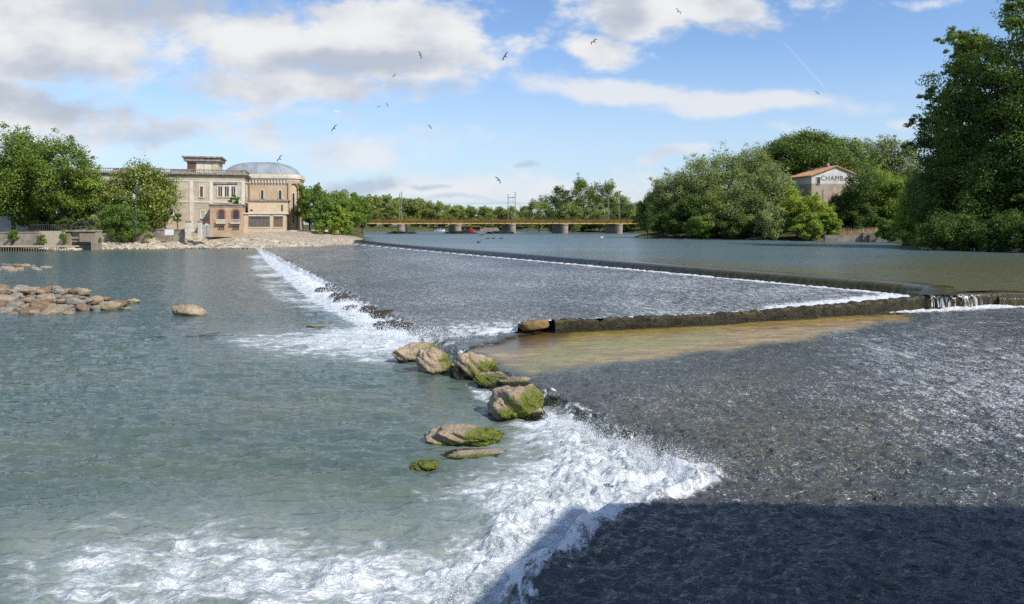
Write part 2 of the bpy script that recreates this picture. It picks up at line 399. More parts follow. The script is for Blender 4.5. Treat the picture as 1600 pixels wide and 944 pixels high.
def crest_water():
    m, n, out = mat('falling_water'); p = pos(n); s_ = n.attr('along'); t = n.attr('down'); wm = n.attr('warm')
    q = n.comb(n.m('MULTIPLY', s_, 3.0), n.m('MULTIPLY', t, .6), 0.0)
    a = n.noise(q, 1.3, 5, .65); b = n.noise(n.comb(n.m('MULTIPLY', s_, 14.0), t, 3.0), 1.0, 3, .6)
    base = n.mix(wm, (.035, .052, .060), n.mix(n.ss(a, .3, .7), (.045, .040, .012), (.105, .085, .022)))
    h = n.m('ADD', a, n.m('MULTIPLY', b, .5))
    nb = bump(n, h, .8, .06)
    wat = bsdf(n, base, .10, .5, nb, ior=1.333)
    ff = n.m('MULTIPLY', n.ss(n.m('ADD', n.m('MULTIPLY', b, .6), n.m('MULTIPLY', a, .6)), .62, .78), n.ss(t, .35, .9, 0, n.m('ADD', .12, n.m('MULTIPLY', n.m('SUBTRACT', 1.0, wm), .45))))
    ff = n.m('MAXIMUM', ff, n.ss(n.m('ADD', t, n.m('MULTIPLY', b, .5)), 1.12, 1.3))
    fo = bsdf(n, (.76, .78, .79), .6, .3, nb)
    mx = n.new('ShaderNodeMixShader'); n.l.new(ff, mx.inputs[0]); n.l.new(wat, mx.inputs[1]); n.l.new(fo, mx.inputs[2])
    n.l.new(mx.outputs[0], out.inputs[0]); return m
def apron_mat():
    m, n, out = mat('algae_concrete'); p = pos(n)
    f = n.noise(n.scale(p, (.5, 1.6, 1), rot=(0, 0, .25)), 1.1, 8, .70, .6); f2 = n.noise(n.scale(p, (.45, 1.5, 1), rot=(0, 0, .2)), 6, 6, .72); f3 = n.noise(n.scale(p, (.6, 1.2, 1)), .28, 3, .5)
    gr = n.m('MULTIPLY', n.attr('green'), .6); edge = n.attr('moss')
    c = n.mix(n.ss(f, .40, .60), (.24, .135, .025), (.46, .31, .085))
    c = n.mix(n.m('MULTIPLY', gr, n.ss(n.m('ADD', f3, n.m('MULTIPLY', f, .5)), .5, .85)), c, (.21, .24, .03))
    c = n.mix(n.ss(f2, .46, .66, 0, .75), c, (.11, .07, .02))
    c = n.mix(n.ss(n.noise(p, 22, 3, .6), .5, .68, 0, .6), c, (.09, .06, .02))
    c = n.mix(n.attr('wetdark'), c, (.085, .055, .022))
    c = n.mix(edge, c, n.mix(n.ss(f2, .4, .62), (.018, .020, .008), (.085, .095, .020)))
    nb = bump(n, n.m('ADD', f, n.m('MULTIPLY', f2, .5)), .5, .04)
    n.l.new(bsdf(n, c, .28, .45, nb), out.inputs[0]); return m
def mossy(name, stone1, stone2, lo_z=.0, hi_z=.5, amt=1.0, dark=(.020, .022, .010), rough=.8):
    """stone with dark wet foot and green algae on its lower, water-side parts; uses the 'algae' attribute"""
    m, n, out = mat(name); p = obc(n)
    f = n.noise(p, 2.2, 6, .65); f2 = n.noise(p, 9, 5, .7); al = n.attr('algae'); wt = n.attr('wet')
    c = n.mix(n.ss(f, .35, .65), stone1, stone2)
    c = n.mix(n.ss(f2, .52, .75, 0, .7), c, tuple(q * .38 for q in stone1))
    f3 = n.noise(p, 22, 4, .7)
    gcol = n.mix(n.ss(n.m('ADD', n.m('MULTIPLY', f2, .5), n.m('MULTIPLY', f3, .5)), .40, .58), (.030, .045, .006), (.19, .22, .030))
    c = n.mix(n.ss(f3, .45, .7, 0, .45), c, tuple(q * .45 for q in stone1))
    c = n.mix(n.ss(n.m('ADD', n.m('ADD', al, n.m('MULTIPLY', n.m('SUBTRACT', f, .5), 1.6)), n.m('MULTIPLY', n.m('SUBTRACT', f3, .5), .9)), .38, .78, 0, amt), c, gcol)
    c = n.mix(n.ss(n.m('ADD', wt, n.m('MULTIPLY', n.m('SUBTRACT', f2, .5), .6)), .35, .7), c, dark)
    nb = bump(n, n.m('ADD', n.m('ADD', f, n.m('MULTIPLY', f2, .8)), n.m('MULTIPLY', f3, .5)), 1.0, .09)
    rg = n.ss(wt, .2, .6, rough, .35)
    n.l.new(bsdf(n, c, rg, .3, nb), out.inputs[0]); return m

M_pool, M_up, M_sheet, M_fall, M_apron = water_lower(), water_upper(), water_sheet(), crest_water(), apron_mat()
M_rock = mossy('mossy_boulder', (.37, .275, .18), (.57, .45, .31))
M_rockdry = mossy('river_boulder', (.30, .22, .14), (.50, .40, .27), amt=.5)
M_rockgrey = mossy('grey_river_boulder', (.24, .22, .18), (.40, .37, .31), amt=.5); M_rockbrown = mossy('brown_river_boulder', (.20, .13, .075), (.36, .25, .15), amt=.5)
M_wallmoss = mossy('mossy_weir_wall', (.022, .015, .006), (.085, .058, .024), amt=.5, rough=.5)
M_wetrock = mossy('wet_dark_rock', (.030, .028, .018), (.085, .065, .035), amt=.4, rough=.3)
M_block = mossy('orange_brown_block', (.17, .10, .04), (.32, .21, .09), amt=.4, rough=.5)
M_droplet = None
def dropmat():
    m, n, out = mat('white_spray'); a = bsdf(n, (.92, .94, .95), .3, .5); tr = n.new('ShaderNodeBsdfTranslucent'); n.put(tr.inputs[0], (.9, .93, .95))
    mx = n.new('ShaderNodeMixShader'); mx.inputs[0].default_value = .35; n.l.new(a, mx.inputs[1]); n.l.new(tr.outputs[0], mx.inputs[2]); n.l.new(mx.outputs[0], out.inputs[0]); return m
M_droplet = dropmat()
M_bank = simple('bank_soil', (.20, .16, .10), (.34, .28, .19), .4, .95, .1, .6, .2, coord='w')
def groundmat():
    m, n, out = mat('bank_ground'); p = pos(n); f = n.noise(p, .3, 5, .6); f2 = n.noise(p, 1.6, 5, .65)
    c = n.mix(n.ss(f, .35, .65), (.050, .062, .020), (.13, .12, .05))
    c = n.mix(n.attr('rub'), c, n.mix(n.ss(f2, .35, .65), (.26, .21, .15), (.42, .36, .28)))
    n.l.new(bsdf(n, c, .95, .1, bump(n, f2, .6, .2)), out.inputs[0]); return m
M_grassy = groundmat()
M_riprap = simple('pale_rubble', (.34, .28, .20), (.56, .49, .38), .5, .9, .15, .8, .15, coord='w')
M_bark = simple('bark', (.07, .055, .04), (.15, .12, .09), 1.5, .95, .1, .8, .05)
M_barkpale = simple('pale_bark', (.20, .18, .14), (.34, .31, .25), 1.2, .9, .1, .5, .05)

# ------------------------------------------------------------------ weir geometry
LIPX = lambda Y: -57 + (168 - Y) * .4046
LIP = [(-60.6, 177), (4.5, 16.2), (1.9, 14.7), (.6, 12.3), (.1, 11), (-1, 8.5), (-2.5, 5), (-2.5, 3)]
CRXY = lambda Y: (-8.6 + (124 - Y) * .488, Y)
CREST = [CRXY(189), CRXY(124), CRXY(90), CRXY(66), CRXY(51), (27.3, 48.6), (25.8, 45.6), (24.2, 43.0)]
WALLA, WALLB = (0.3, 37.6), (29.0, 44.3)
CREST2 = [(29.0, 44.0), (34, 42.6), (48, 39), (75, 32)]
WEIR = LIP + [(75, 3), (75, 32), (48, 39), (34, 42.6), (29, 44), (24.2, 43), (25.8, 45.6), (27.3, 48.6), CRXY(51), CRXY(189)]
UPPER = CREST + [(29, 44)] + CREST2[1:] + [(200, 32), (400, 300), (600, 900), (-400, 900), (-120, 400), (-75, 300), (-60, 200), CRXY(196)]
def lipd(X, Y):
    d = dseg(X, Y, LIP); ins = inside(X, Y, WEIR + [])
    far = inside(X, Y, LIP + [(400, 3), (400, 400), (-60.6, 400)])
    return np.where(far, d, -d) + .22 * fbm(X * .5, Y * .5, 3, 3)
def zap(d):
    z = .38 + .84 * (np.clip(d, 0, 60) / 33) ** 1.7; z = np.minimum(z, 1.15)
    return np.where(d < 0, .38 - .5 * (np.clip(-d, 0, 5) / .65) ** 1.5, z)
def pxy(X, Y, Z): return 800 + X / Y * F, HOR + (CZ - Z) / Y * F

def soft(px, py, poly, w): return sstep(sd(px, py, poly), -w, w)

def build_pool():
    X, Y = fan(-.86, .52, 960, 8.2, 215, 560)
    d = lipd(X, Y); px, py = pxy(X, Y, 0)
    main = [(850, 640), (930, 655), (1010, 690), (1135, 745), (1020, 800), (900, 860), (870, 960), (640, 960), (540, 915), (640, 880), (740, 858), (775, 822), (690, 765), (790, 742), (850, 712), (815, 690), (800, 660)]
    foam = 1.0 * soft(px, py, main, 34)
    foam = np.maximum(foam, 1.25 * soft(px, py, [(930, 690), (1120, 745), (1010, 790), (900, 800), (850, 860), (760, 900), (800, 800), (880, 740)], 34))
    foam = np.maximum(foam, .86 * soft(px, py, [(330, 850), (600, 866), (740, 862), (760, 960), (300, 960)], 40))
    foam = np.maximum(foam, .72 * soft(px, py, [(90, 868), (180, 845), (330, 822), (450, 850), (600, 860), (720, 865), (720, 980), (60, 980)], 45))
    foam = np.maximum(foam, .36 * soft(px, py, [(0, 880), (100, 830), (340, 800), (560, 830), (760, 790), (800, 900), (0, 980)], 40))
    foam = np.maximum(foam, .62 * soft(px, py, [(660, 775), (720, 745), (790, 730), (860, 760), (780, 810)], 30))
    foam = np.maximum(foam, .50 * soft(px, py, [(790, 660), (860, 650), (900, 700), (800, 720)], 16))
    foam = np.maximum(foam, 1.15 * soft(px, py, [(440, 538), (500, 520), (590, 508), (730, 520), (720, 545), (690, 552), (610, 552), (500, 548)], 11))
    foam = np.maximum(foam, .62 * soft(px, py, [(340, 530), (480, 515), (600, 505), (690, 560), (560, 565), (420, 550)], 12))
    foam = np.maximum(foam, 1.05 * soft(px, py, [(400, 386), (416, 388), (470, 418), (530, 452), (610, 505), (560, 512), (490, 475), (430, 425), (410, 405)], 5))
    foam = np.maximum(foam, .66 * soft(px, py, [(385, 388), (420, 388), (480, 420), (600, 500), (520, 505), (430, 470), (395, 430)], 14) * (.7 + .8 * fbm(py * .16, px * .008, 5, 3)))
    foam = np.maximum(foam, .58 * soft(px, py, [(725, 600), (790, 612), (775, 640), (740, 622)], 7))
    foam = np.maximum(foam, .48 * soft(px, py, [(820, 655), (960, 700), (900, 740), (820, 720)], 20))
    aer = np.clip(soft(px, py, [(0, 820), (330, 780), (640, 800), (760, 740), (700, 690), (860, 640), (1130, 745), (870, 980), (0, 980)], 70) + .6 * soft(px, py, [(340, 520), (600, 500), (730, 530), (640, 575), (400, 560)], 20), 0, 1)
    # waves
    fade = 1 / (1 + (Y / 45) ** 2)
    Z = (.060 * fbm(X * .55 + .2 * Y, Y * 1.3, 1, 3) + .032 * fbm(X * 1.5 - .3 * Y, Y * 2.9, 9, 3)) * (.35 + fade)
    Z += .09 * foam * fbm(X * 1.3, Y * 1.7, 21, 4, .55) * (foam < 3) + .05 * np.clip(foam, 0, 1)
    hump = soft(px, py, [(880, 660), (1130, 745), (960, 800), (860, 870), (820, 960), (700, 960), (740, 850), (850, 740)], 45)
    rdg = 1 - np.abs(fbm(X * 1.1 + 5, Y * 1.3, 33, 4, .55))
    Z += hump * (.10 + .24 * (rdg - .55))
    Z += .10 * soft(px, py, [(90, 868), (330, 822), (720, 865), (720, 980), (60, 980)], 45) * (1 - np.abs(fbm(X * .9, Y * 1.3, 41, 4)) - .5)
    Z = np.where(d > .6, -.15, Z)
    o = grid_obj('river_water', X, Y, Z, M_pool, {'foam': foam, 'aer': aer}); tag(o, 'grey-green rippled river water below the weir', kind='structure')
build_pool()

def strip_cover(px, py):
    """1 where water hides the apron, 0 on the exposed algae strip below the divider wall"""
    pts = [(735, 545), (760, 540), (860, 512), (1000, 508), (1200, 500), (1330, 488), (1440, 484), (1420, 494), (1330, 514), (1200, 537), (1050, 557), (900, 573), (792, 584)]
    q = sd(px, py, pts) + 7 * fbm(px * .011, py * .05, 27, 4)
    return 1 - sstep(q, -13, 9)
def build_apron():
    X, Y = fan(-.42, .86, 900, 8.6, 192, 560)
    d = lipd(X, Y); base = zap(d)
    px, py = pxy(X, Y, base)
    # which side of the divider wall
    wy = WALLA[1] + (X - WALLA[0]) * (WALLB[1] - WALLA[1]) / (WALLB[0] - WALLA[0])
    sideA = (Y > wy) | (X < WALLA[0] - 1)
    foamA = .9 * sstep(-dseg(X, Y, CREST), -2.2, -.2) + .32 * sstep(-dseg(X, Y, CREST), -9, -1)
    foamA = np.maximum(foamA, 1.0 * sstep(-dseg(X, Y, [WALLA, WALLB]), -3.4, -1.2) * (.8 + .5 * fbm(X * .6, Y * .6, 31, 3)))
    foamA = np.maximum(foamA, .95 * soft(px, py, [(1190, 478), (1420, 455), (1420, 475), (1200, 490)], 8))
    foamA = np.maximum(foamA, .40 * soft(px, py, [(560, 392), (640, 394), (800, 408), (700, 430), (600, 410)], 10))
    foamA = np.maximum(foamA, .62 * soft(px, py, [(690, 505), (800, 500), (815, 515), (760, 530), (700, 530)], 9))
    edge = sstep(-d, -1.0, -.1)
    foamA = np.maximum(foamA, edge * np.where(py < 440, .35, .3 + .5 * fbm(X, Y * .7, 61, 2)))
    foamB = .95 * sstep(-dseg(X, Y, [(22.5, 42.8)] + CREST2), -2.4, -.5) + .35 * sstep(-dseg(X, Y, CREST2), -9, -1)
    foamB = np.maximum(foamB, .48 * sstep(-d, -.9, .0) * (py > 600))
    foamB = np.maximum(foamB, .85 * sstep(-d, -1.1, -.1) * soft(px, py, [(960, 690), (1140, 730), (1150, 770), (1000, 800), (850, 900), (700, 960), (800, 820)], 30))
    foam = np.where(sideA, foamA, foamB)
    # falling face: more white
    foam = np.where(d < 0, np.maximum(foam, np.clip(.50 + .35 * fbm(X * 1.1, Y * .7, 77, 3) + .35 * (py < 445) + .25 * (py > 700), .05, 1.1)), foam)
    foam *= np.where((py > 555) & (py < 610) & (d > -.2), .35, 1)
    fleckA = .78 + .30 * sstep(px, 700, 1150) + .2 * fbm(X * .12, Y * .12, 8, 2)
    fleckB = .28 + .58 * soft(px, py, [(1250, 500), (1400, 480), (1800, 470), (1800, 720), (1500, 680), (1350, 600)], 110) + .28 * soft(px, py, [(900, 590), (1900, 540), (1900, 860), (1150, 800)], 60) + .15 * fbm(X * .25, Y * .25, 12, 3)
    fleck = np.where(sideA, fleckA, fleckB)
    fleck = np.where((Y < 14.4) & ~sideA, fleck * .32, fleck)  # fewer white flecks in the shadowed foreground: shade put into the colour
    warm = np.where(sideA, .25 * sstep(py, 430, 500), .30 + .55 * soft(px, py, [(860, 600), (1200, 560), (1500, 640), (1300, 790), (1120, 745)], 80))
    cover = np.where(sideA & (px < 2000), 1.0, 1.0) * np.where(~sideA | (px < 830), strip_cover(px, py), 1.0)
    cover = np.where(d < .15, np.clip(.62 + .45 * fbm(X * 1.6, Y * 1.1, 15, 3), 0, 1) * np.where((py > 560) & (py < 720), .75, 1), cover)
    cover = np.where((d < .1) & (py < 445), 1, cover)
    wav = (.034 * fbm(X * 1.3, Y * 1.2, 51, 3) + .036 * (1 - np.abs(fbm(X * 1.9 + 3 + .3 * fbm(X, Y, 5, 2), Y * 2.1, 52, 3)) * 2))
    amp = np.where(sideA, .55, 1.0) * (.35 + .9 * sstep(-Y, -40, -14))
    Z = base + wav * amp + .05 * foam * fbm(X * 2.2, Y * 2.2, 44, 3)
    Z += .04 * sstep(d, .3, 2)
    # break-up of the lip: dark humps of stone showing through
    Z += np.where(d < .8, .16 * fbm(X * .8, Y * .6, 71, 3), 0) * sstep(-d, -.8, -.2)
    ok = (d > -.95) & (inside(X, Y, WEIR) | (d < .5))
    tw = np.clip(((X - WALLA[0]) * (WALLB[0] - WALLA[0]) + (Y - WALLA[1]) * (WALLB[1] - WALLA[1])) / 868.6, 0, 1)
    zt_ = np.interp(tw, [0, .06, .2, .414, .763, .86, 1], [.90, .99, 1.01, 1.08, 1.60, 1.80, 1.84])
    dw = dseg(X, Y, [WALLA, WALLB]); kk = sstep(-dw, -3.2, -.25) * sideA * (X > WALLA[0])
    Z = np.where(zt_ > Z, Z * (1 - kk) + zt_ * kk, Z) + .05 * kk * fbm(X * 2.5, Y * 2.5, 46, 3)
    wl = dw < .14
    ok &= ~wl
    ok &= ~((dseg(X, Y, CREST) < .1))
    o = grid_obj('weir_water', X, Y, Z, M_sheet, {'foam': foam, 'fleck': fleck, 'warm': warm, 'cover': cover}, ok)
    tag(o, 'thin sheet of flecked water running down the weir apron', kind='structure')
    # the concrete apron below it
    weir = empty('weir', (0, 30, 0), 0, 'long sloping concrete weir, orange and green algae showing below the dark wall', 'weir')
    X, Y = fan(-.42, .86, 420, 8.4, 193, 420); d = lipd(X, Y)
    ex_ = 1 - strip_cover(*pxy(X, Y, zap(d)))
    Z = zap(d) - .14 + .12 * ex_ + .02 * fbm(X * .8, Y * .8, 91, 3)
    Z = np.where(d < 0, .24 - .9 * sstep(-d, 0, .45) + .10 * fbm(X * 1.7, Y * 1.7, 19, 3), Z)
    px, py = pxy(X, Y, Z)
    moss = sstep(-d, -1.1, -.2); moss = np.maximum(moss, .0)
    green = soft(px, py, [(780, 590), (900, 512), (1120, 508), (1130, 530), (880, 575)], 16)
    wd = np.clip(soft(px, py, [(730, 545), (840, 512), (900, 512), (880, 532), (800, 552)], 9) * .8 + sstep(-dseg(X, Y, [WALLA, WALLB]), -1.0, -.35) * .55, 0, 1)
    o = grid_obj('apron', X, Y - 30, Z, M_apron, {'green': green, 'moss': moss, 'wetdark': wd}, (d > -.6) & (inside(X, Y, WEIR) | (d < .4)), weir)
    return weir
WEIRO = build_apron()

def resample(pts, step_fn):
    out = [Vector(pts[0])]
    for a, b in zip(pts[:-1], pts[1:]):
        a, b = Vector(a), Vector(b); L = (b - a).length; t = 0
        while t < L:
            t += step_fn(a + (b - a) * (t / L)); out.append(a + (b - a) * min(1, t / L))
    return out
def overflow(name, pts, label, prof, warm_fn, seed):
    P = resample([(p[0], p[1]) for p in pts], lambda p: max(.05, p.y * .0016)); n = len(P)
    P = np.array([(p.x, p.y) for p in P]); T = np.gradient(P, axis=0)
    k = np.ones(9) / 9
    for c in (0, 1): T[:, c] = np.convolve(np.pad(T[:, c], 4, 'edge'), k, 'valid')
    T /= np.linalg.norm(T, axis=1)[:, None]
    N = np.stack([-(-T[:, 1]), -T[:, 0]], 1) * np.array([[1, 1]])      # right-hand side of travel
    N = np.stack([T[:, 1], -T[:, 0]], 1)
    mid = P[n // 2]
    # downstream = towards the camera side
    if (N[:, 1].mean() > 0): N = -N
    s = np.concatenate([[0], np.cumsum(np.linalg.norm(np.diff(P, axis=0), axis=1))])
    V, al, dn, wm = [], [], [], []
    for j, (o, z, t) in enumerate(prof):
        wob = .05 * fbm(s * 1.2, s * 0 + j * .25, seed, 3) * (0.2 + t)
        V.append(np.stack([P[:, 0] + N[:, 0] * (o + wob), P[:, 1] + N[:, 1] * (o + wob), z + .35 * wob * (t < .5)], 1)); al.append(s); dn.append(np.full(n, t)); wm.append(warm_fn(P[:, 0], P[:, 1]))
    V = np.stack(V, 0); m = len(prof); idx = np.arange(m * n).reshape(m, n)
    q = np.stack([idx[:-1, :-1], idx[:-1, 1:], idx[1:, 1:], idx[1:, :-1]], -1).reshape(-1, 4)
    o = link(name, np_mesh(name, V.reshape(-1, 3), q, True, {'along': np.array(al), 'down': np.array(dn), 'warm': np.array(wm)}), M_fall)
    tag(o, label, kind='structure'); return o
UZ = 1.9
prof = [(-1.6, UZ + .006, 0), (-.8, UZ + .004, 0), (-.35, UZ - .01, .03), (-.1, UZ - .05, .1), (.1, UZ - .12, .22), (.25, UZ - .24, .38), (.36, UZ - .40, .55), (.43, UZ - .58, .75), (.48, UZ - .78, .95), (.52, UZ - 1.05, 1.1)]
overflow('crest_water', CREST, 'smooth dark band of water rolling over the long upper crest', prof, lambda x, y: np.clip(sstep(-y, -95, -60) * .9 + .1, 0, 1), 3)
overflow('crest_water', CREST2, 'dark water rolling over the short crest at the right edge', prof, lambda x, y: np.full(np.shape(x), .85), 5)
prof_w = [(-1.4, UZ + .004, 0), (-.5, UZ, .1), (.1, UZ - .02, .2), (.42, UZ - .03, .4), (.5, UZ - .10, .75), (.56, UZ - .3, .9), (.60, UZ - .75, .95)]

def build_upper():
    X, Y = fan(-.45, 1.25, 420, 30, 760, 420)
    ds = sd(X, Y, UPPER)
    px, py = pxy(X, Y, UZ)
    shl = np.clip(sstep(-dseg(X, Y, CREST[1:] + CREST2), -16, -1) * sstep(X, -5, 24), 0, 1)
    shl = np.maximum(shl, .85 * soft(px, py, [(1250, 425), (1380, 405), (1800, 398), (1800, 470), (1460, 452)], 18))
    Z = UZ + (.03 * fbm(X * .6, Y * 1.6, 4, 3)) / (1 + (Y / 90) ** 2)
    # ripples fanning from the corner of the two crests
    r = np.hypot(X - 27.4, Y - 47); Z += .022 * np.cos(r * 7.5) * np.exp(-r / 2.4) * sstep(r, .5, 1.5)
    o = grid_obj('upstream_water', X, Y, Z, M_up, {'shallow': shl}, ds > .9)
    tag(o, 'calm blue-green river above the weir, shallow olive at right', kind='structure')
build_upper()

def build_wall():
    """mossy divider wall between the two aprons"""
    A, B = Vector(WALLA), Vector(WALLB); D = (B - A); L = D.length; D.normalize(); N = Vector((D.y, -D.x))
    if N.y > 0: N = -N
    wall = empty('divider_wall', (A.x, A.y, 0), 0, 'long dark mossy wall crossing the apron below the crest, white water behind it', 'weir wall')
    ns = 620; tt = np.linspace(.064, 1.012, ns)
    ztop = np.interp(tt, [0, .2, .414, .763, .86, 1], [1.06, 1.07, 1.14, 1.66, 1.83, 1.88])
    ztop = ztop + .05 * fbm(tt * 70, tt * 0, 2, 5, .65)
    for c, w_, dp in ((.152, .012, .18), (.21, .006, .09), (.125, .008, .08), (.30, .004, .05), (.37, .010, .06), (.47, .003, .07), (.58, .008, .05), (.69, .004, .06)): ztop = ztop - dp * np.exp(-((tt - c) / w_) ** 2)
    ring = [(.28, -.6), (.29, .15), (.29, .55), (.28, .86), (.25, .97), (.18, 1.0), (-.2, 1.0), (-.27, .95), (-.28, .6), (-.3, -.6)]
    V = []; al = []; wt = []
    for j, (o_, h) in enumerate(ring):
        zb = .30
        z = zb + (ztop - zb) * h if h > 0 else np.full(ns, -.1)
        oo = o_ * 1.2 + .10 * fbm(tt * 46, tt * 0 + j * .35, 6, 5, .65) * (1 if 0 < h < 1.1 else .3)
        V.append(np.stack([D.x * tt * L + N.x * oo, D.y * tt * L + N.y * oo, z], 1))
        al.append(.35 + .3 * fbm(tt * 22, tt * 0 + j, 14, 3) + (.12 if j in (3, 4, 5) else -.1)); wt.append(np.full(ns, .8 if h < .5 else (.55 if h < .9 else .15)))
    m = len(ring); idx = np.arange(m * ns).reshape(m, ns)
    q = np.stack([idx[:-1, :-1], idx[:-1, 1:], idx[1:, 1:], idx[1:, :-1]], -1).reshape(-1, 4)
    link('wall', np_mesh('wall', np.array(V).reshape(-1, 3), q, True, {'algae': np.array(al), 'wet': np.array(wt)}), M_wallmoss, wall)
    # water spilling over the right part of the wall
    ns = 260; tt = np.linspace(.83, 1.0, ns); s = tt * L; V = []; dn = []; fo = []
    for j, (o_, z, t) in enumerate(prof_w):
        wob = .04 * fbm(s * 2.5, s * 0 + j * .3, 8, 3)
        V.append(np.stack([A.x + D.x * s + N.x * (o_ + wob), A.y + D.y * s + N.y * (o_ + wob), np.full(ns, z)], 1)); dn.append(np.full(ns, t)); fo.append(s)
    m = len(prof_w); idx = np.arange(m * ns).reshape(m, ns)
    q = np.stack([idx[:-1, :-1], idx[:-1, 1:], idx[1:, 1:], idx[1:, :-1]], -1).reshape(-1, 4)
    V = np.array(V).reshape(-1, 3)
    m_, n, out = mat('trickling_water'); al_ = n.attr('along'); t_ = n.attr('down')
    b = n.noise(n.comb(n.m('MULTIPLY', al_, 5.0), n.m('MULTIPLY', t_, 5.0), 1.0), 1.0, 6, .75, .8)
    wat = bsdf(n, (.07, .07, .03), .08, .5, bump(n, b, .8, .05), ior=1.33); foa = bsdf(n, (.88, .9, .9), .5, .3)
    mx = n.new('ShaderNodeMixShader'); n.l.new(n.m('MULTIPLY', n.ss(b, .50, .60), n.ss(t_, .4, .7)), mx.inputs[0]); n.l.new(wat, mx.inputs[1]); n.l.new(foa, mx.inputs[2])
    tr = n.new('ShaderNodeBsdfTransparent'); m2 = n.new('ShaderNodeMixShader')
    n.l.new(n.m('MULTIPLY', n.ss(al_, 27.3, 28.2, 1, .12), n.m('MAXIMUM', n.ss(t_, .5, .7, 1, 0), n.ss(b, .42, .56))), m2.inputs[0]); n.l.new(tr.outputs[0], m2.inputs[1]); n.l.new(mx.outputs[0], m2.inputs[2]); n.l.new(m2.outputs[0], out.inputs[0])
    o = link('spill_water', np_mesh('spill_water', V, q, True, {'along': np.array(fo), 'down': np.array(dn)}), m_)
    tag(o, 'thin white strands of water spilling over the right end of the mossy wall', kind='structure')
build_wall()

# ------------------------------------------------------------------ rocks
def ico(sub=3):
    bm = bmesh.new(); bmesh.ops.create_icosphere(bm, subdivisions=sub, radius=1.0)
    V = np.array([v.co[:] for v in bm.verts]); Fc = np.array([[v.index for v in f.verts] for f in bm.faces]); bm.free(); return V, Fc
ICO = {k: ico(k) for k in (1, 2, 3, 4, 5)}
def n3(V, s, seed): return fbm(V[:, 0] * s + V[:, 2] * s * .73, V[:, 1] * s - V[:, 2] * s * .61, seed, 4, .55)
def rock_mesh(name, size, seed, sub=4, square=.35, rough=.18, algae_side=(0, -1), alg=.5, wet_h=.25, flat=0):
    V, Fc = ICO[sub]; V = V.copy()
    p = 1 + square * 1.6
    Vn = np.sign(V) * np.abs(V) ** (1 / p); Vn /= np.max(np.abs(Vn)); V = V * (1 - square) + Vn * square
    rng = np.random.RandomState(seed)
    for _ in range(7):    # planar facets
        nv = rng.randn(3); nv /= np.linalg.norm(nv); dd = V @ nv; lim = .72 + .2 * rng.rand()
        V -= np.outer(np.maximum(dd - lim, 0) * .75, nv)
    V *= (1 + rough * n3(V, 1.1, seed) + rough * .45 * n3(V, 3.4, seed + 5) + rough * .16 * n3(V, 9, seed + 9))[:, None]
    if flat: V[:, 2] = np.where(V[:, 2] > 0, V[:, 2], V[:, 2] * flat)
    al = alg + .45 * (V[:, 0] * algae_side[0] + V[:, 1] * algae_side[1]) - .35 * V[:, 2]
    wt = np.clip((wet_h - V[:, 2]) * 1.6, 0, 1)
    V = V * np.array(size)
    return np_mesh(name, V, Fc, True, {'algae': al, 'wet': wt})
def rock(px, py, w, h, dpt, seed, label, mat_, z0=0.0, rz=0.0, name='boulder', sink=.35, tilt=0.0, **kw):
    """w, h in photo pixels; py is the waterline of the rock"""
    x, y = on(px, py, z0); s = y / F
    hr = max(h * s * .45, h * s - .40 * dpt * CZ / y)
    if y < 45: kw['wet_h'] = kw.get('wet_h', .25) + .42; kw['alg'] = kw.get('alg', .5) + .24; kw['rough'] = kw.get('rough', .18) * 1.1; kw.setdefault('sub', 5)
    me = rock_mesh(name, (w * s / 2, dpt / 2, hr * (1 + sink) / 2 * 1.05), seed, **kw)
    o = link(name, me, mat_); o.location = (x, y + dpt * .4, z0 + hr * (1 - sink) / 2 * 1.0); o.rotation_euler = (0, tilt, rz); tag(o, label, 'boulder'); return o
rock(645, 566, 68, 27, 1.3, 11, 'long low tan boulder, furthest of the mossy ones beside the white falls', M_rock, rz=.1, algae_side=(.9, .3), alg=.42, wet_h=-.25, square=.5)
rock(677, 583, 56, 40, 1.3, 12, 'rounded pinkish boulder with green rim standing in front of the long low one', M_rock, rz=.2, algae_side=(.9, .1), alg=.30, wet_h=-.45, square=.45, tilt=-.15)
rock(742, 592, 66, 42, 1.3, 13, 'pale pink craggy boulder on the lip of the weir above weed', M_rock, rz=.3, algae_side=(.4, -.6), alg=.30, wet_h=-.3, square=.3)
rock(722, 592, 46, 30, 1.0, 31, 'dark wet boulder leaning against the pale pink craggy one', M_rock, alg=.2, wet_h=.5)
rock(812, 656, 86, 50, 1.5, 14, 'large round-topped boulder with bright green algae on its right side', M_rock, rz=.12, algae_side=(.8, -.4), alg=.55, wet_h=-.55, square=.6, sub=5)
rock(722, 699, 122, 34, 1.5, 15, 'wide flat boulder with green weed trailing right, nearest the camera', M_rock, rz=.1, algae_side=(.9, -.2), alg=.50, wet_h=-.7, square=.3, sub=5, rough=.2)
rock(838, 658, 34, 18, .6, 16, 'small dark boulder at the right foot of the large round-topped one', M_rock, alg=.4, wet_h=.7)
rock(885, 697, 26, 10, .5, 17, 'small dark rock poking out of the foreground foam', M_rock, alg=.4, wet_h=.8)
rock(960, 762, 34, 9, .5, 57, 'flat wet rock showing through the widest foreground foam', M_rock, alg=.3, wet_h=.8)
rock(662, 735, 44, 15, .6, 18, 'small clump of bright green weed on a drowned stone', M_rock, alg=1.2, wet_h=-2, name='weed_stone')
rock(745, 716, 95, 6, .8, 19, 'drowned brown stone just awash beside the wide flat boulder', M_rock, alg=.5, wet_h=.3)
rock(770, 605, 60, 22, 1.1, 20, 'low weed-covered dark stone below the pale pink craggy boulder', M_rock, z0=.05, alg=.75, wet_h=-.1)
rock(805, 612, 56, 22, .9, 21, 'dark stone tangled with dry stems behind the large round-topped boulder', M_rock, z0=.1, alg=.35, wet_h=.6)
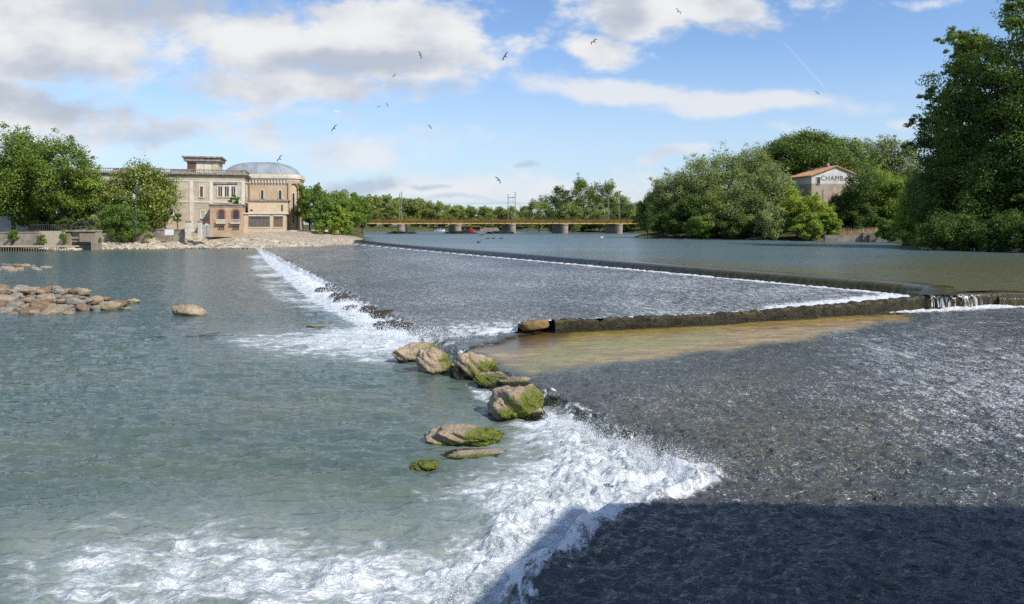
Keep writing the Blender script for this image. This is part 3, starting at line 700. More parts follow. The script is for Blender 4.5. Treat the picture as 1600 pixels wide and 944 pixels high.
rng = random.Random(5)
falls = [(505, 452, 30, 8), (525, 462, 26, 9), (532, 468, 30, 10), (575, 485, 34, 12), (545, 480, 24, 8), (598, 493, 44, 13), (600, 508, 40, 10), (620, 512, 60, 14)]
for i, (px, py, w, h) in enumerate(falls):
    lab = ['farthest dark wet rock breaking through the falling water', 'second farthest dark rock in the falls', 'dark rounded rock in the middle of the falls', 'brown wet rock under the lip of the falls', 'small low dark rock at the foot of the falls', 'jagged mossy brown rock on the lip of the falls', 'dark rock below the jagged mossy brown one', 'long smooth dark rock nearest in the far falls'][i]
    rock(px, py + 5, w, h, 1.6, 200 + i, lab, M_wetrock, z0=.05, alg=.2, wet_h=.45 if i != 5 else .2, sub=4, rough=.3, square=.1)
rock(290, 493, 52, 17, 1.6, 22, 'lone tan wedge-shaped boulder in open water right of the stone spit', M_rockdry, algae_side=(-.5, -.6), alg=.2, wet_h=-.5, tilt=.18, square=.2)
rock(204, 474, 20, 7, .9, 23, 'small brown boulder just off the tip of the stone spit', M_rockdry, alg=.4, wet_h=-.3)
rock(78, 489, 28, 8, 1.0, 24, 'small low boulder in the water just before the stone spit', M_rockdry, alg=.3, wet_h=-.2)
rock(492, 512, 28, 4, .5, 25, 'thin mossy log-like stone awash left of the far foam', M_rockdry, alg=.6, wet_h=.2)
# heaped stone spit at the left edge
rng = random.Random(11); k = 0
spit = []
protos = [rock_mesh('boulder', (1, 1, 1), 300 + i, sub=3, square=.45, alg=.05, wet_h=-.45, rough=.14) for i in range(9)]
for r_, (pya, pyb) in enumerate(((447, 449), (452, 455), (458, 461), (464, 467), (470, 473), (476, 480), (481, 484))):
    px = -55 + rng.random() * 10
    lim = (118, 135, 165, 192, 200, 150, 100)[r_]
    while px < lim:
        w = rng.choice((8, 10, 13, 16, 20, 27)) * rng.uniform(.85, 1.15); py = rng.uniform(pya, pyb) + 7
        x, y = on(px + w / 2, py, 0.0 if r_ > 4 else (.22 if r_ > 1 else .1)); s = y / F
        spit.append((px + w / 2, py, x, y, w * s, (.26 if r_ in (1, 2, 3) else (.14 if r_ in (0, 4) else -.02)) * (1 - max(0, px - 100) / 140), r_))
        px += w * .86
for i, (px, py, x, y, w, z, r_) in enumerate(spit):
    o = link('boulder', protos[i % 9], (M_rockdry, M_rockgrey, M_rockdry, M_rockbrown, M_rockdry, M_rockgrey, M_rockdry, M_rockbrown, M_rockdry)[i] if i < 9 else None); hgt = w * rng.uniform(.42, .68)
    o.scale = (w / 2 * 1.08, w / 2 * rng.uniform(.8, 1.1), hgt / 2); o.location = (x, y, z + hgt * .12); o.rotation_euler = (rng.uniform(-.2, .2), rng.uniform(-.25, .25), rng.uniform(0, 6.28))
    tag(o, 'tan rounded boulder heaped with others in the stone spit at the left edge', 'boulder', 'boulders heaped in the stone spit')
rng = random.Random(17)
for i in range(34):
    px = rng.uniform(-30, 82); py = rng.uniform(412, 424) if px < 60 else rng.uniform(418, 423)
    x, y = on(px, py); w = rng.uniform(6, 15) * y / F
    o = link('stone', protos[i % 9]); o.scale = (w / 2, w / 2, w * .22); o.location = (x, y, .0 + w * .03); o.rotation_euler = (0, 0, rng.uniform(0, 6.28))
    tag(o, 'low yellowish stone in the scattered shoal behind the heaped stone spit', 'stone', 'low stones of the far left shoal')
x, y = WALLA
o = link('stone_block', rock_mesh('stone_block', (.85, .40, .27), 41, sub=4, square=.95, rough=.05, alg=.1, wet_h=-.35), M_block)
o.location = (x + .75, y - .15, .84); o.rotation_euler = (0, -.08, .2); tag(o, 'orange-brown stone block lying askew at the left end of the mossy wall', 'stone block')

# spray and droplets thrown up at the falls: uncountable
def spray(name, pts, n, label, seed):
    """pts: list of (x, y, z, radius, height, weight, smin, smax)"""
    rs = np.random.RandomState(seed); w = np.array([p[5] for p in pts], float); w /= w.sum()
    ch = rs.choice(len(pts), n, p=w); P = np.array(pts)[ch]
    a = rs.rand(n) * 6.283; r = P[:, 3] * np.sqrt(rs.rand(n)); hh = P[:, 4] * rs.exponential(.33, n)
    C = np.stack([P[:, 0] + r * np.cos(a), P[:, 1] + r * np.sin(a), P[:, 2] + np.minimum(hh, P[:, 4] * 1.3)], 1)
    s = P[:, 6] + (P[:, 7] - P[:, 6]) * rs.rand(n) ** 2.2
    T = np.array([(1, 1, 1), (1, -1, -1), (-1, 1, -1), (-1, -1, 1)]) * .577
    q = rs.randn(n, 4, 3) * .35 + T[None]
    V = (C[:, None, :] + q * s[:, None, None]).reshape(-1, 3)
    b = (np.arange(n) * 4)[:, None]; Fc = np.concatenate([b + f for f in ([0, 1, 2], [0, 2, 3], [0, 3, 1], [1, 3, 2])], 0)
    o = link(name, np_mesh(name, V, Fc, False), M_droplet); tag(o, label, 'spray', kind='stuff'); return o
sp = []; rs = np.random.RandomState(3)
for i in range(46):     # jets along the near lip
    t = rs.rand(); px = 865 + t * 250; py = 645 + t * 98 + rs.randn() * 4; x, y = on(px, py, .3)
    sp.append((x - .1 + rs.randn() * .12, y - .1 + rs.randn() * .12, .15, .16 + .1 * rs.rand(), .22 + .30 * rs.rand() * (.5 + t), 1.3, .003, .011))
for i in range(26):
    t = rs.rand(); px = 1000 + t * 125; py = 722 + t * 22 + rs.randn() * 8; x, y = on(px, py, .2); sp.append((x, y, .15, .28, .35, 2.2, .003, .011))
for i in range(34):     # splash bank lower down
    t = rs.rand(); px = 700 + t * 260; py = 935 - t * 150 + rs.randn() * 14; x, y = on(px, py, .1); sp.append((x, y, .1, .35, .30, 1.6, .003, .009))
spray('spray', sp, 80000, 'white spray thrown up along the nearest falls', 4)
sp = []
for i in range(50):
    t = rs.rand(); px = 590 + t * 150; py = 512 + t * 22 + rs.randn() * 4; x, y = on(px, py, .3); sp.append((x, y, .05, .7, .45, 1, .008, .024))
for i in range(46):
    t = rs.rand(); px = 470 + t * 120; py = 428 + t * 72 + rs.randn() * 3; x, y = on(px, py, .2); sp.append((x - .3, y, .05, .7, .35, 1, .012, .034))
spray('spray', sp, 36000, 'white spray along the far falls beyond the boulders', 6)

# ------------------------------------------------------------------ banks and ground
LSH = [(-420, 120), (-200, 138), (-122, 158), (-109, 160.5), (-102, 168), (-96, 174), (-76, 181), (-62, 178.5), (-52, 183), (-43, 187.5), (-39, 194), (-46, 232), (-60, 300), (-70, 350), (-80, 395), (-60, 430), (-20, 445), (0, 448), (12, 440), (20, 400), (30, 372), (48, 352), (62, 335), (60, 320), (46, 270), (35, 216), (62, 197), (86, 170), (74, 140), (80, 122), (100, 100), (118, 70), (125, 20), (800, -100), (3000, 3000), (-3000, 3000), (-420, 1000)]
def build_ground():
    ys = np.concatenate([np.linspace(60, 130, 20), np.linspace(131, 260, 170), np.linspace(262, 470, 80), np.geomspace(480, 3000, 16)])
    xs = np.concatenate([-np.geomspace(3000, 205, 14), np.linspace(-200, 140, 340), np.geomspace(145, 3000, 18)])
    X, Y = np.meshgrid(xs, ys); d = sd(X, Y, LSH)
    left = (X < -44) & (Y < 260)
    wallz = left & (X < -88)
    zl = np.interp(d, [-6, 0, 2, 14, 30], [-3, -.05, .55, 3.85, 4.0])
    zw = np.interp(d, [-6, 0, 3, 5.9, 6.3, 30], [-3, -.1, .8, 1.4, 3.85, 4.0])
    up = np.interp(d, [-4, 0, 2.5, 6, 30, 80], [-3, 1.8, 2.6, 3.2, 6.5, 8.0])
    upl = np.interp(d, [-4, 0, 4, 12], [-3, 1.8, 2.8, 4.0])
    Z = np.where(X > -30, up, upl); k = sstep(Y, 184, 192); Z = np.where(X < -30, zl * (1 - k) + np.maximum(upl, zl) * k, Z)
    zw2 = np.interp(d - 3.6, [-9, -3.6, 0, 5.5, 5.9, 30], [-3, -.1, .8, 1.3, 3.85, 4.0]); zw = np.where(X < -101, zw2, zw)
    Z = np.where(wallz & (Y < 240), zw, Z)
    Z = Z + .12 * fbm(X * .35, Y * .35, 2, 3)
    rub = np.where((X < -38) & (Y < 206) & (X > -101), 1.0, 0.0)
    o = grid_obj('ground', X, Y, Z, M_grassy, {'rub': rub}); tag(o, 'river banks of earth and rough grass', kind='structure')
build_ground()
def riprap():
    V, Fc = ICO[1]; rs = np.random.RandomState(8); C = []; n = 0
    for _ in range(21000):
        px = rs.uniform(140, 560); 
        x = rs.uniform(-106, -40); y = rs.uniform(160, 200)
        C.append((x, y))
    C = np.array(C); d = sd(C[:, 0], C[:, 1], LSH)
    wallx = C[:, 0] < -88
    ok = (d > -.6) & (d < np.where(wallx, 5.4, 17.0)); C = C[ok]; d = d[ok]
    z = np.where(C[:, 0] < -88, np.interp(d, [0, 3, 5.9], [0, .8, 1.4]), np.interp(d, [0, 2, 14, 30], [0, .55, 3.85, 4.0]))
    s = (.22 + .5 * rs.rand(len(C)) ** 2); n = len(C)
    dist = V[None] * (1 + .25 * rs.randn(n, len(V), 1)) * s[:, None, None] * np.array([1.3, 1, .55])
    P = dist + np.stack([C[:, 0], C[:, 1], z + .08], 1)[:, None]
    Fa = (Fc[None] + (np.arange(n) * len(V))[:, None, None]).reshape(-1, 3)
    o = link('rubble', np_mesh('rubble', P.reshape(-1, 3), Fa, False), M_riprap); tag(o, 'pale broken rubble covering the left bank below the mansion', 'rubble', kind='stuff')
riprap()

# ------------------------------------------------------------------ trees
LF = {
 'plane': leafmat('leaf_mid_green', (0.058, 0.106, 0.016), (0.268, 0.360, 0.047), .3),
 'ash': leafmat('leaf_fresh_green', (0.088, 0.155, 0.021), (0.378, 0.487, 0.059), .32),
 'magnolia': leafmat('leaf_dark_glossy', (0.078, 0.111, 0.014), (0.334, 0.370, 0.052), .18, .35, spec=.6),
 'bush': leafmat('leaf_bush_green', (0.069, 0.129, 0.021), (0.246, 0.360, 0.052), .3),
 'silver': leafmat('leaf_silver_green', (0.109, 0.151, 0.045), (0.413, 0.474, 0.150), .25),
 'willow': leafmat('leaf_willow_green', (0.108, 0.145, 0.029), (0.378, 0.429, 0.099), .3),
 'yellow': leafmat('leaf_yellow_green', (0.160, 0.213, 0.020), (0.510, 0.572, 0.067), .35),
 'pine': leafmat('needle_dark_green', (0.039, 0.085, 0.010), (0.189, 0.263, 0.026), .12, .6),
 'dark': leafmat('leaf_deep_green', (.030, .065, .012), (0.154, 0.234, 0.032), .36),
 'far': leafmat('leaf_far_green', (0.097, 0.137, 0.029), (0.357, 0.390, 0.073), .25),
}
def leaf_cloud(rs, C, R, n, size, up=.3, tint=None, squash=.75, edge=.45):
    """n leaves round each clump centre; returns verts, faces, tint"""
    K = len(C); ci = np.repeat(np.arange(K), n); N = len(ci)
    dr = rs.randn(N, 3); dr /= np.linalg.norm(dr, axis=1)[:, None]
    rad = rs.rand(N) ** edge
    P = C[ci] + dr * (rad * R[ci])[:, None] * np.array([1, 1, squash])
    P += rs.randn(N, 3) * (R[ci] * .10)[:, None]
    nv = dr * .9 + rs.randn(N, 3) * .5 + np.array([0, 0, up]); nv /= np.linalg.norm(nv, axis=1)[:, None]
    a = np.cross(nv, rs.randn(N, 3)); a /= np.linalg.norm(a, axis=1)[:, None]; b = np.cross(nv, a)
    s = size * (.6 + .8 * rs.rand(N)); s = s[:, None]
    V = np.stack([P + a * s * .62, P + b * s * .38 - nv * s * .12, P - a * s * .62, P - b * s * .38 - nv * s * .12], 1)
    Fc = np.arange(N * 4).reshape(N, 4)
    base = rs.rand(K) * .55 if tint is None else tint
    t = np.clip(base[ci] + rs.rand(N) * .45, 0, 1)
    return V.reshape(-1, 3), Fc, np.repeat(t, 4)
def tree_parts(seed, h, w, trunk_h, leafs, size, kind='round', K=60, dep=None, lean=0.0, base_r=None, ncl=None, limbs=16, rf=1.0, layer=False):
    rs = np.random.RandomState(seed); dep = dep or w
    rz = (h - trunk_h) / 2; cz = trunk_h + rz
    C = []; tries = 0
    while len(C) < K and tries < 20000:
        tries += 1
        p = rs.uniform(-1, 1, 3); r = np.linalg.norm(p)
        if r > 1 or r < .30: continue
        if rs.rand() > .25 + .75 * r * r: continue
        an = math.atan2(p[1], p[0]); zt = (p[2] + 1) / 2
        if kind == 'round': prof = 1.0
        elif kind == 'poplar': prof = .55 + .45 * math.sin(math.pi * min(1, zt * .9 + .1))
        elif kind == 'umbrella': 
            if p[2] < -.22: continue
            prof = 1.0
        elif kind == 'bush': prof = 1.05 - .3 * zt
        elif kind == 'spread': prof = .75 + .35 * math.sin(zt * 3.1)
        elif kind == 'wide_top': prof = .5 + .6 * zt
        else: prof = 1.0
        lump = 1 + .22 * math.sin(an * 3 + seed + p[2] * 3) + .12 * math.sin(an * 7 + seed * 2 - p[2] * 5)
        q = np.array([p[0] * w / 2 * .84 * prof * lump, p[1] * dep / 2 * .84 * prof * lump, cz + p[2] * rz * .86 * (1 + .08 * math.sin(an * 4 + seed))])
        if kind == 'umbrella': q[2] = trunk_h + p[2] * (h - trunk_h) * .9
        q[0] += lean * (q[2] / h) * h
        C.append(q)
    C = np.array(C); mr = (w + (h - trunk_h)) / 4
    R = mr * (.18 + .16 * rs.rand(len(C))) * (1.0 if kind != 'poplar' else .9) * rf
    sq = .55 if kind == 'umbrella' else (.5 if layer else .8)
    V, Fc, t = leaf_cloud(rs, C, R, max(20, leafs // len(C)), size, .3, squash=sq)
    # a few stray sprigs outside the crown for a ragged outline
    m = max(6, K // 3); ii = rs.choice(len(C), m); ctr = np.array([0, 0, cz])
    D = C[ii] - ctr; D /= np.maximum(1e-6, np.linalg.norm(D, axis=1))[:, None]; SC = C[ii] + D * (R[ii] * 1.05)[:, None]
    if kind != 'umbrella':
        V2, F2, t2 = leaf_cloud(rs, SC, R[ii] * .42, max(8, leafs // len(C) // 7), size * .9); F2 = F2 + len(V); V = np.concatenate([V, V2]); Fc = np.concatenate([Fc, F2]); t = np.concatenate([t, t2])
    tr = MB(); br = base_r or max(.12, h * .018)
    top = Vector((lean * h * .6, 0, trunk_h + (h - trunk_h) * .55))
    kx = rs.uniform(-.03, .03) * h; tr.tube([(0, 0, -.4), (kx * .4, 0, trunk_h * .4), (kx, kx * .4, trunk_h), ((kx + top.x) * .6, 0, (trunk_h + top.z) / 2), tuple(top)], [br * 1.25, br, br * .8, br * .5, br * .2], 8)
    for i in rs.choice(len(C), min(limbs, len(C)), replace=False):
        c = C[i]; z0 = trunk_h * .75 + rs.rand() * (min(c[2], top.z) - trunk_h * .75) * .6 if c[2] > trunk_h else trunk_h * .7
        p0 = Vector((kx, 0, z0)); p2 = Vector(c); p1 = (p0 + p2) / 2 + Vector((0, 0, .06 * h * rs.uniform(-.6, 1)))
        tr.tube([p0, p1, p2], [br * .38, br * .22, br * .05], 5, cap=False)
    return (V, Fc, t), tr
def tree(name, label, cat, px, Y, base_z, h_top_py, w_px, leaf, leafs, size, kind='round', seed=1, trunk=.25, group=None, bark=None, K=60, x=None, dep=None, arms=None, **kw):
    """crown top row and width in photo pixels at distance Y"""
    X = X_(px, Y) if x is None else x; h = Z_(h_top_py, Y) - base_z; w = w_px * Y / F
    (V, Fc, t), tr = tree_parts(seed, h, w, h * trunk, leafs, size, kind, K, dep * w if dep else None, **kw)
    e = empty(name, (X, Y, base_z), 0, label, cat, group)
    if arms:      # long level limbs with sprays of leaves along them
        rs = np.random.RandomState(seed + 900); C = []; Rr = []
        for ax_, ay_ in arms:
            end = np.array([X_(ax_, Y) - X, rs.uniform(-3, 3), Z_(ay_, Y) - base_z]); st = np.array([min(end[0] + 11, 6), end[1] * .3, end[2] - rs.uniform(1.5, 4)])
            tr.tube([tuple(st), tuple((st + end) / 2 + np.array([0, 0, .7])), tuple(end)], [.22, .12, .03], 5, cap=False)
            for q in np.linspace(.25, 1, 9):
                p = st + (end - st) * q; p[2] += .7 * math.sin(q * math.pi)
                for _ in range(2): C.append(p + rs.randn(3) * np.array([.5, .9, .45])); Rr.append(rs.uniform(.55, 1.25) * (1.25 - .5 * q))
        V2, F2, t2 = leaf_cloud(rs, np.array(C), np.array(Rr), 90, size * .95, .5, squash=.6); Fc = np.concatenate([Fc, F2 + len(V)]); V = np.concatenate([V, V2]); t = np.concatenate([t, t2])
    link('crown', np_mesh('crown', V, Fc, False, {'tint': t}), LF[leaf], e)
    tr.build('trunk', bark or M_bark, e, smooth=True); return e

# left bank
tree('broadleaf_tree', 'tallest grey-green tree at the left edge with sprays of leaves at its top', 'tree', 22, 186, 3.9, 201, 150, 'plane', 32000, .42, 'round', 1, .12, K=110)
tree('broadleaf_tree', 'left bank tree with a leaning trunk and a bare twiggy top, right of the tallest', 'tree', 92, 184, 3.9, 212, 98, 'plane', 20000, .40, 'round', 2, .14, K=74, lean=.05)
tree('broadleaf_tree', 'dense tree filling the left edge beside the white wall', 'tree', -45, 182, 3.9, 222, 130, 'plane', 16000, .42, 'round', 3, .1)
for i_, (px_, w_, t_) in enumerate(((-30, 90, 306), (40, 90, 300), (100, 80, 304), (150, 60, 300))):
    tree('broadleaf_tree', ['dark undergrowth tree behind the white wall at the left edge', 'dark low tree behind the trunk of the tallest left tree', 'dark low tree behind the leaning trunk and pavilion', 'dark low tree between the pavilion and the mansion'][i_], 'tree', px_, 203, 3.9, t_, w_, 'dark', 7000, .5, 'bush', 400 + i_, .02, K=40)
tree('broadleaf_tree', 'lower fresh-green tree between the grey-green trees and the magnolia', 'tree', 148, 187, 3.9, 260, 100, 'ash', 17000, .38, 'bush', 4, .1)
mg = tree('magnolia_tree', 'glossy magnolia with white blossoms in front of the stone mansion', 'tree', 212, 184.5, 3.4, 255, 134, 'magnolia', 32000, .42, 'round', 5, .03, K=110, dep=.5)
def blossoms():
    rs = np.random.RandomState(2); C = []
    for _ in range(70):
        a = rs.uniform(0, 6.28); e = rs.uniform(-.7, 1.2); w, h = 9.0, 8.6
        C.append((w * math.cos(a) * math.cos(e) * .97, -abs(math.sin(a)) * 4.6 * math.cos(e), 10.2 + 7.0 * math.sin(e)))
    V, Fc, t = leaf_cloud(rs, np.array(C), np.full(len(C), .10), 5, .20)
    m = simple('cream_petals', (.70, .66, .52), (.82, .80, .70), 3); link('blossoms', np_mesh('blossoms', V, Fc), m, mg)
blossoms()
tree('bush', 'big rounded bush hanging over the quay wall in front of the magnolia', 'bush', 192, 179.2, 1.9, 317, 86, 'bush', 16000, .30, 'bush', 6, .02, K=60, dep=.45)
tree('bush', 'blue-grey bush at the left shoulder of the big rounded one', 'bush', 156, 181, 1.9, 314, 44, 'silver', 7000, .30, 'bush', 7, .04, K=30, dep=.5)
for i, (px, w, lb) in enumerate(((237, 20, 'small pollard with a round head, leftmost of three under the magnolia'), (258, 18, 'small pollard with a round head behind the white board'), (278, 16, 'rightmost small round-headed pollard before the mansion wall'))):
    tree('pollard_tree', lb, 'tree', px, 184.6, 3.9, 333, w, 'bush', 2600, .26, 'round', 20 + i, .55, 'small pollards before the mansion', K=14, base_r=.16)
tree('shrub', 'dark ivy shrub over the old water gate', 'bush', 104, 181, 3.9, 340, 36, 'dark', 4000, .3, 'bush', 9, .02, K=18)
for i_, (px_, w_, t_, Y_) in enumerate(((64, 16, 366, 166), (146, 22, 357, 171), (100, 12, 358, 167), (232, 20, 364, 180), (20, 18, 357, 166))):
    tree('shrub', ['small weedy tuft where the brown quay wall meets the pale one', 'ivy clump at the right corner of the water gate', 'thin creeper at the left corner of the water gate', 'low weeds at the joint of the rubble and grey garden walls', 'small creeper hanging over the brown quay wall'][i_], 'plant', px_, Y_, Z_(384 if i_ != 3 else 375, Y_), t_, w_, 'bush', 1500, .22, 'bush', 430 + i_, .01, K=12, base_r=.04)
tree('shrub', 'shady undergrowth beneath the tallest left tree', 'bush', 64, 190, 3.9, 334, 90, 'bush', 7500, .34, 'bush', 10, .02, K=22)

# behind and right of the domed hall
for i, (px, Y, top, w, lf, lb) in enumerate(((486, 205, 285, 56, 'plane', 'mid green tree closest to the domed hall'), (520, 215, 289, 60, 'plane', 'tree with a pointed tip right of the domed hall'),
        (548, 228, 296, 50, 'ash', 'fresh green tree above the left end of the bridge'), (566, 246, 312, 40, 'plane', 'low tree hanging over the left bridge end'), (505, 196, 308, 44, 'bush', 'dark green tree with bare branches low beside the hall'), (530, 197, 322, 44, 'ash', 'bright bushy tree at the water by the bridge end'))):
    tree('broadleaf_tree', lb, 'tree', px, Y, 3.2, top, w, lf, 9000, .40, 'bush' if i > 2 else 'round', 30 + i, .12, K=50)
for i, (px, Y, top, w, lb) in enumerate(((524, 194, 338, 36, 'yellow-green shrub at the tip of the rubble bank'), (543, 197, 340, 26, 'round shrub leaning over the river at the bridge end'), (500, 193, 344, 18, 'small olive shrub on the terrace corner of the domed hall'))):
    tree('shrub', lb, 'bush', px, Y, 2.4, top, w, 'yellow' if i == 0 else 'ash', 3500, .30, 'bush', 40 + i, .02, K=22)

def make_proto(leaf, seed, h, w, n, size, kind='round', trunk=.1, K=46):
    (V, Fc, t), tr = tree_parts(seed, h, w, h * trunk, n, size, kind, K)
    e = empty('broadleaf_tree', (0, 0, 0)); link('crown', np_mesh('crown', V, Fc, False, {'tint': t}), LF[leaf], e); tr.build('trunk', M_bark, e, smooth=True); return e
# the long even row far beyond the bridge
protof = [make_proto('far', 60 + i, 16, 13, 5200, .62) for i in range(4)]
rng = random.Random(21); used = set()
def place(proto, x, y, z, s, rz, label, group):
    if proto.name in used: e = copy_tree(proto)
    else: used.add(proto.name); e = proto
    e.location = (x, y, z); e.scale = s; e.rotation_euler = (0, 0, rz); tag(e, label, 'tree', group); return e
for row, (Yr, dz) in enumerate(((448, 0), (470, 2.0))):
    px = 556
    while px < 838:
        Y = Yr - (0 if px > 640 else (640 - px) * .35) + rng.uniform(-4, 4)
        topy = np.interp(px, [556, 590, 640, 700, 760, 830], [306, 303, 309, 317, 322, 321]) + rng.uniform(-2.5, 2.5)
        hh = Z_(topy, Y) - 2.2; s = hh / 16
        place(protof[rng.randrange(4)], X_(px, Y), Y, 2.2, (s * rng.uniform(.9, 1.1), s, s), rng.uniform(0, 6.28), 'round-crowned tree in the long even row far beyond the railway bridge', 'trees in the row beyond the bridge')
        px += rng.uniform(19, 25)
# grove beyond the bridge at the right
for i, (px, Y, top, w, lf, kd, lb) in enumerate((
    (842, 372, 308, 54, 'willow', 'round', 'lower rounded willow at the left of the grove beyond the bridge'), (878, 376, 287, 56, 'dark', 'round', 'dark open-crowned tree at the left shoulder of the tall grove'), (912, 380, 275, 52, 'plane', 'round', 'tall dark green tree in the middle of the grove'),
    (944, 378, 275, 50, 'plane', 'round', 'tallest tree of the grove beyond the bridge'), (966, 372, 296, 40, 'willow', 'round', 'tree at the right shoulder of the tall grove'), (990, 360, 310, 44, 'willow', 'bush', 'lower tree between the grove and the right bank'),
    (895, 356, 312, 40, 'willow', 'bush', 'pale tree low in front of the tall grove'), (935, 356, 318, 44, 'silver', 'bush', 'grey-green tree with bare branches low in the grove'), (865, 360, 326, 50, 'dark', 'bush', 'dark thicket right behind the middle pier'), (912, 362, 328, 60, 'dark', 'bush', 'dark undergrowth at the foot of the grove'), (972, 350, 326, 50, 'dark', 'bush', 'dark thicket behind the rightmost masts'), (1008, 345, 318, 30, 'ash', 'bush', 'small bright tree at the right bridge end'))):
    tree('broadleaf_tree', lb, 'tree', px, Y, 2.0, top, w, lf, 9000 if top < 300 else 6500, .55, kd, 80 + i, .06, K=48)
# right bank
RB = [(1012, 222, 300, 40, 'plane', 'bush', 'low tree at the left end of the right bank wood'), (1032, 218, 286, 54, 'willow', 'round', 'second tree of the right bank wood over the bridge end'), (1062, 214, 254, 76, 'silver', 'round', 'grey-green poplar, left one of the right bank wood'),
      (1100, 212, 230, 76, 'silver', 'wide_top', 'grey-green poplar with bare top twigs'), (1138, 212, 226, 76, 'willow', 'round', 'highest poplar of the right bank wood'), (1176, 210, 222, 70, 'silver', 'round', 'pale poplar right below the umbrella pine edge'),
      (1082, 202, 298, 60, 'dark', 'bush', 'dark green tree low over the water'), (1120, 200, 290, 60, 'willow', 'bush', 'bushy willow above the fallen branches'), (1160, 196, 278, 72, 'silver', 'bush', 'broad silvery willow on the right bank'), (1204, 196, 246, 62, 'silver', 'round', 'pale narrow willow left of the house'),
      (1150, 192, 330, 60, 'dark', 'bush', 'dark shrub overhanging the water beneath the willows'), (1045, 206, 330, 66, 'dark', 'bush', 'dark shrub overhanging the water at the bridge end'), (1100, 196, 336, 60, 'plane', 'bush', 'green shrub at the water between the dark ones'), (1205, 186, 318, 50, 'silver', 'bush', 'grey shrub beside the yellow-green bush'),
      (1226, 197, 276, 46, 'silver', 'bush', 'olive-grey tree directly before the house eaves'), (1244, 187, 290, 44, 'yellow', 'bush', 'taller yellow-green tree on the right bank'), (1270, 183, 300, 54, 'yellow', 'bush', 'yellow-green bush beneath the house gable'), (1262, 177, 334, 46, 'ash', 'bush', 'bright green bush standing over the quay'), (1298, 178, 332, 34, 'ash', 'bush', 'small green bush between the yellow-green one and the dry grass'),
      (1348, 186, 254, 56, 'dark', 'round', 'dark leafy tree hiding the right end of the gable'), (1312, 189, 300, 50, 'dark', 'bush', 'dark ivy thicket under the house'), (1345, 192, 292, 50, 'bush', 'bush', 'green thicket right of the house'), (1372, 190, 252, 66, 'ash', 'round', 'sunny green tree left of the big dark trees'), (1350, 182, 316, 56, 'dark', 'bush', 'dark ivy mound above the dry grass'), (1400, 182, 270, 60, 'ash', 'bush', 'leafy tree half hidden by the big dark trees'), (1388, 164, 342, 34, 'bush', 'bush', 'shrub at the corner of the quay beside the big trees')]
for i, (px, Y, top, w, lf, kd, lb) in enumerate(RB):
    bz = 2.0 if Y < 200 and top > 290 else 3.0
    w *= 1.12
    tree('broadleaf_tree' if top < 300 else 'shrub', lb, 'tree' if top < 300 else 'bush', px, Y, bz, top, w, lf, int(12500 * w / 60), .36, kd, 120 + i, .02, K=int(66 * w / 60))
e = tree('umbrella_pine', 'broad dark umbrella pine above the house roof', 'pine tree', 1260, 214, 6.0, 203, 196, 'pine', 60000, .40, 'umbrella', 150, .60, K=210, dep=.7, base_r=.5)
for i, (px, Y, top, w) in enumerate(((1336, 240, 216, 40), (1362, 244, 208, 42), (1390, 240, 206, 44), (1416, 236, 214, 40))):
    tree('poplar_tree', ['leftmost pale poplar behind the umbrella pine', 'pale poplar second from the umbrella pine', 'highest pale poplar between the pine and the big dark trees', 'pale poplar just left of the big dark trees'][i], 'tree', px, Y, 6, top - 2, w * 1.35, 'silver', 15000, .42, 'poplar', 160 + i, .05, K=70)
# big dark trees at the right edge
BT = [(1500, 128, 52, 104, 'plane', 20000, .32, 'wide_top', .16, 'tall dark plane tree leaning out over the river, its top at the upper right'), (1560, 122, 60, 120, 'dark', 30000, .36, 'round', .08, 'massive dark tree behind the leaning plane tree'), (1628, 116, -70, 140, 'plane', 27000, .34, 'round', .10, 'tallest dark tree cut by the right edge of the picture'),
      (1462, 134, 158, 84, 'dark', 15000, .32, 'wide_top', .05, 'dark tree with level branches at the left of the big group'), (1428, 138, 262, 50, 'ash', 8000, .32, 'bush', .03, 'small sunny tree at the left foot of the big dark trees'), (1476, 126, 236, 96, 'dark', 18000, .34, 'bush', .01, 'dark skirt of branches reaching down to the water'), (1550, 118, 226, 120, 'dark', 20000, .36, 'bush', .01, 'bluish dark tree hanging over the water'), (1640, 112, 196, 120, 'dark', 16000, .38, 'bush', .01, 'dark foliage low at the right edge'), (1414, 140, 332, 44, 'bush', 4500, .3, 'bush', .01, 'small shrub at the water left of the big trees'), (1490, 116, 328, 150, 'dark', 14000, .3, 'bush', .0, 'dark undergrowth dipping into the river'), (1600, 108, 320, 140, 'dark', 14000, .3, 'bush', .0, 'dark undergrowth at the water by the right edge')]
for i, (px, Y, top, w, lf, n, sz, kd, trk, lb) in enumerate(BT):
    bz = 1.2 if top > 225 else 2.6
    tree('plane_tree' if top < 230 else 'shrub', lb, 'tree' if top < 300 else 'bush', px, Y, bz, top, w, lf, n, sz, kd, 180 + i, trk, K=int(60 + n / 260), limbs=30, rf=.72 if top < 200 else .95, layer=top < 200, arms={0: [(1468, 62), (1478, 88), (1486, 50), (1470, 112), (1462, 140), (1490, 74), (1510, 58)], 3: [(1442, 172), (1432, 186), (1446, 205), (1424, 222), (1452, 150)], 2: [(1572, 8), (1580, -4), (1590, 30), (1560, 40)]}.get(i))
# trees on the right bank outside the frame: they shade the big group and mirror in the river
for i, (x, y, h) in enumerate(((100, 96, 30), (112, 84, 28), (122, 108, 30), (124, 62, 26))):
    e = tree('plane_tree', ['plane tree beyond the right edge, nearest the big dark ones', 'plane tree on the near right bank', 'plane tree on the far side of the right bank', 'plane tree farthest down the right bank'][i], 'tree', 0, y, 2.6, HOR - (h - 3.4) * F / y, 19 * F / y, 'plane', 9000, .6, 'round', 240 + i, .15, x=x)

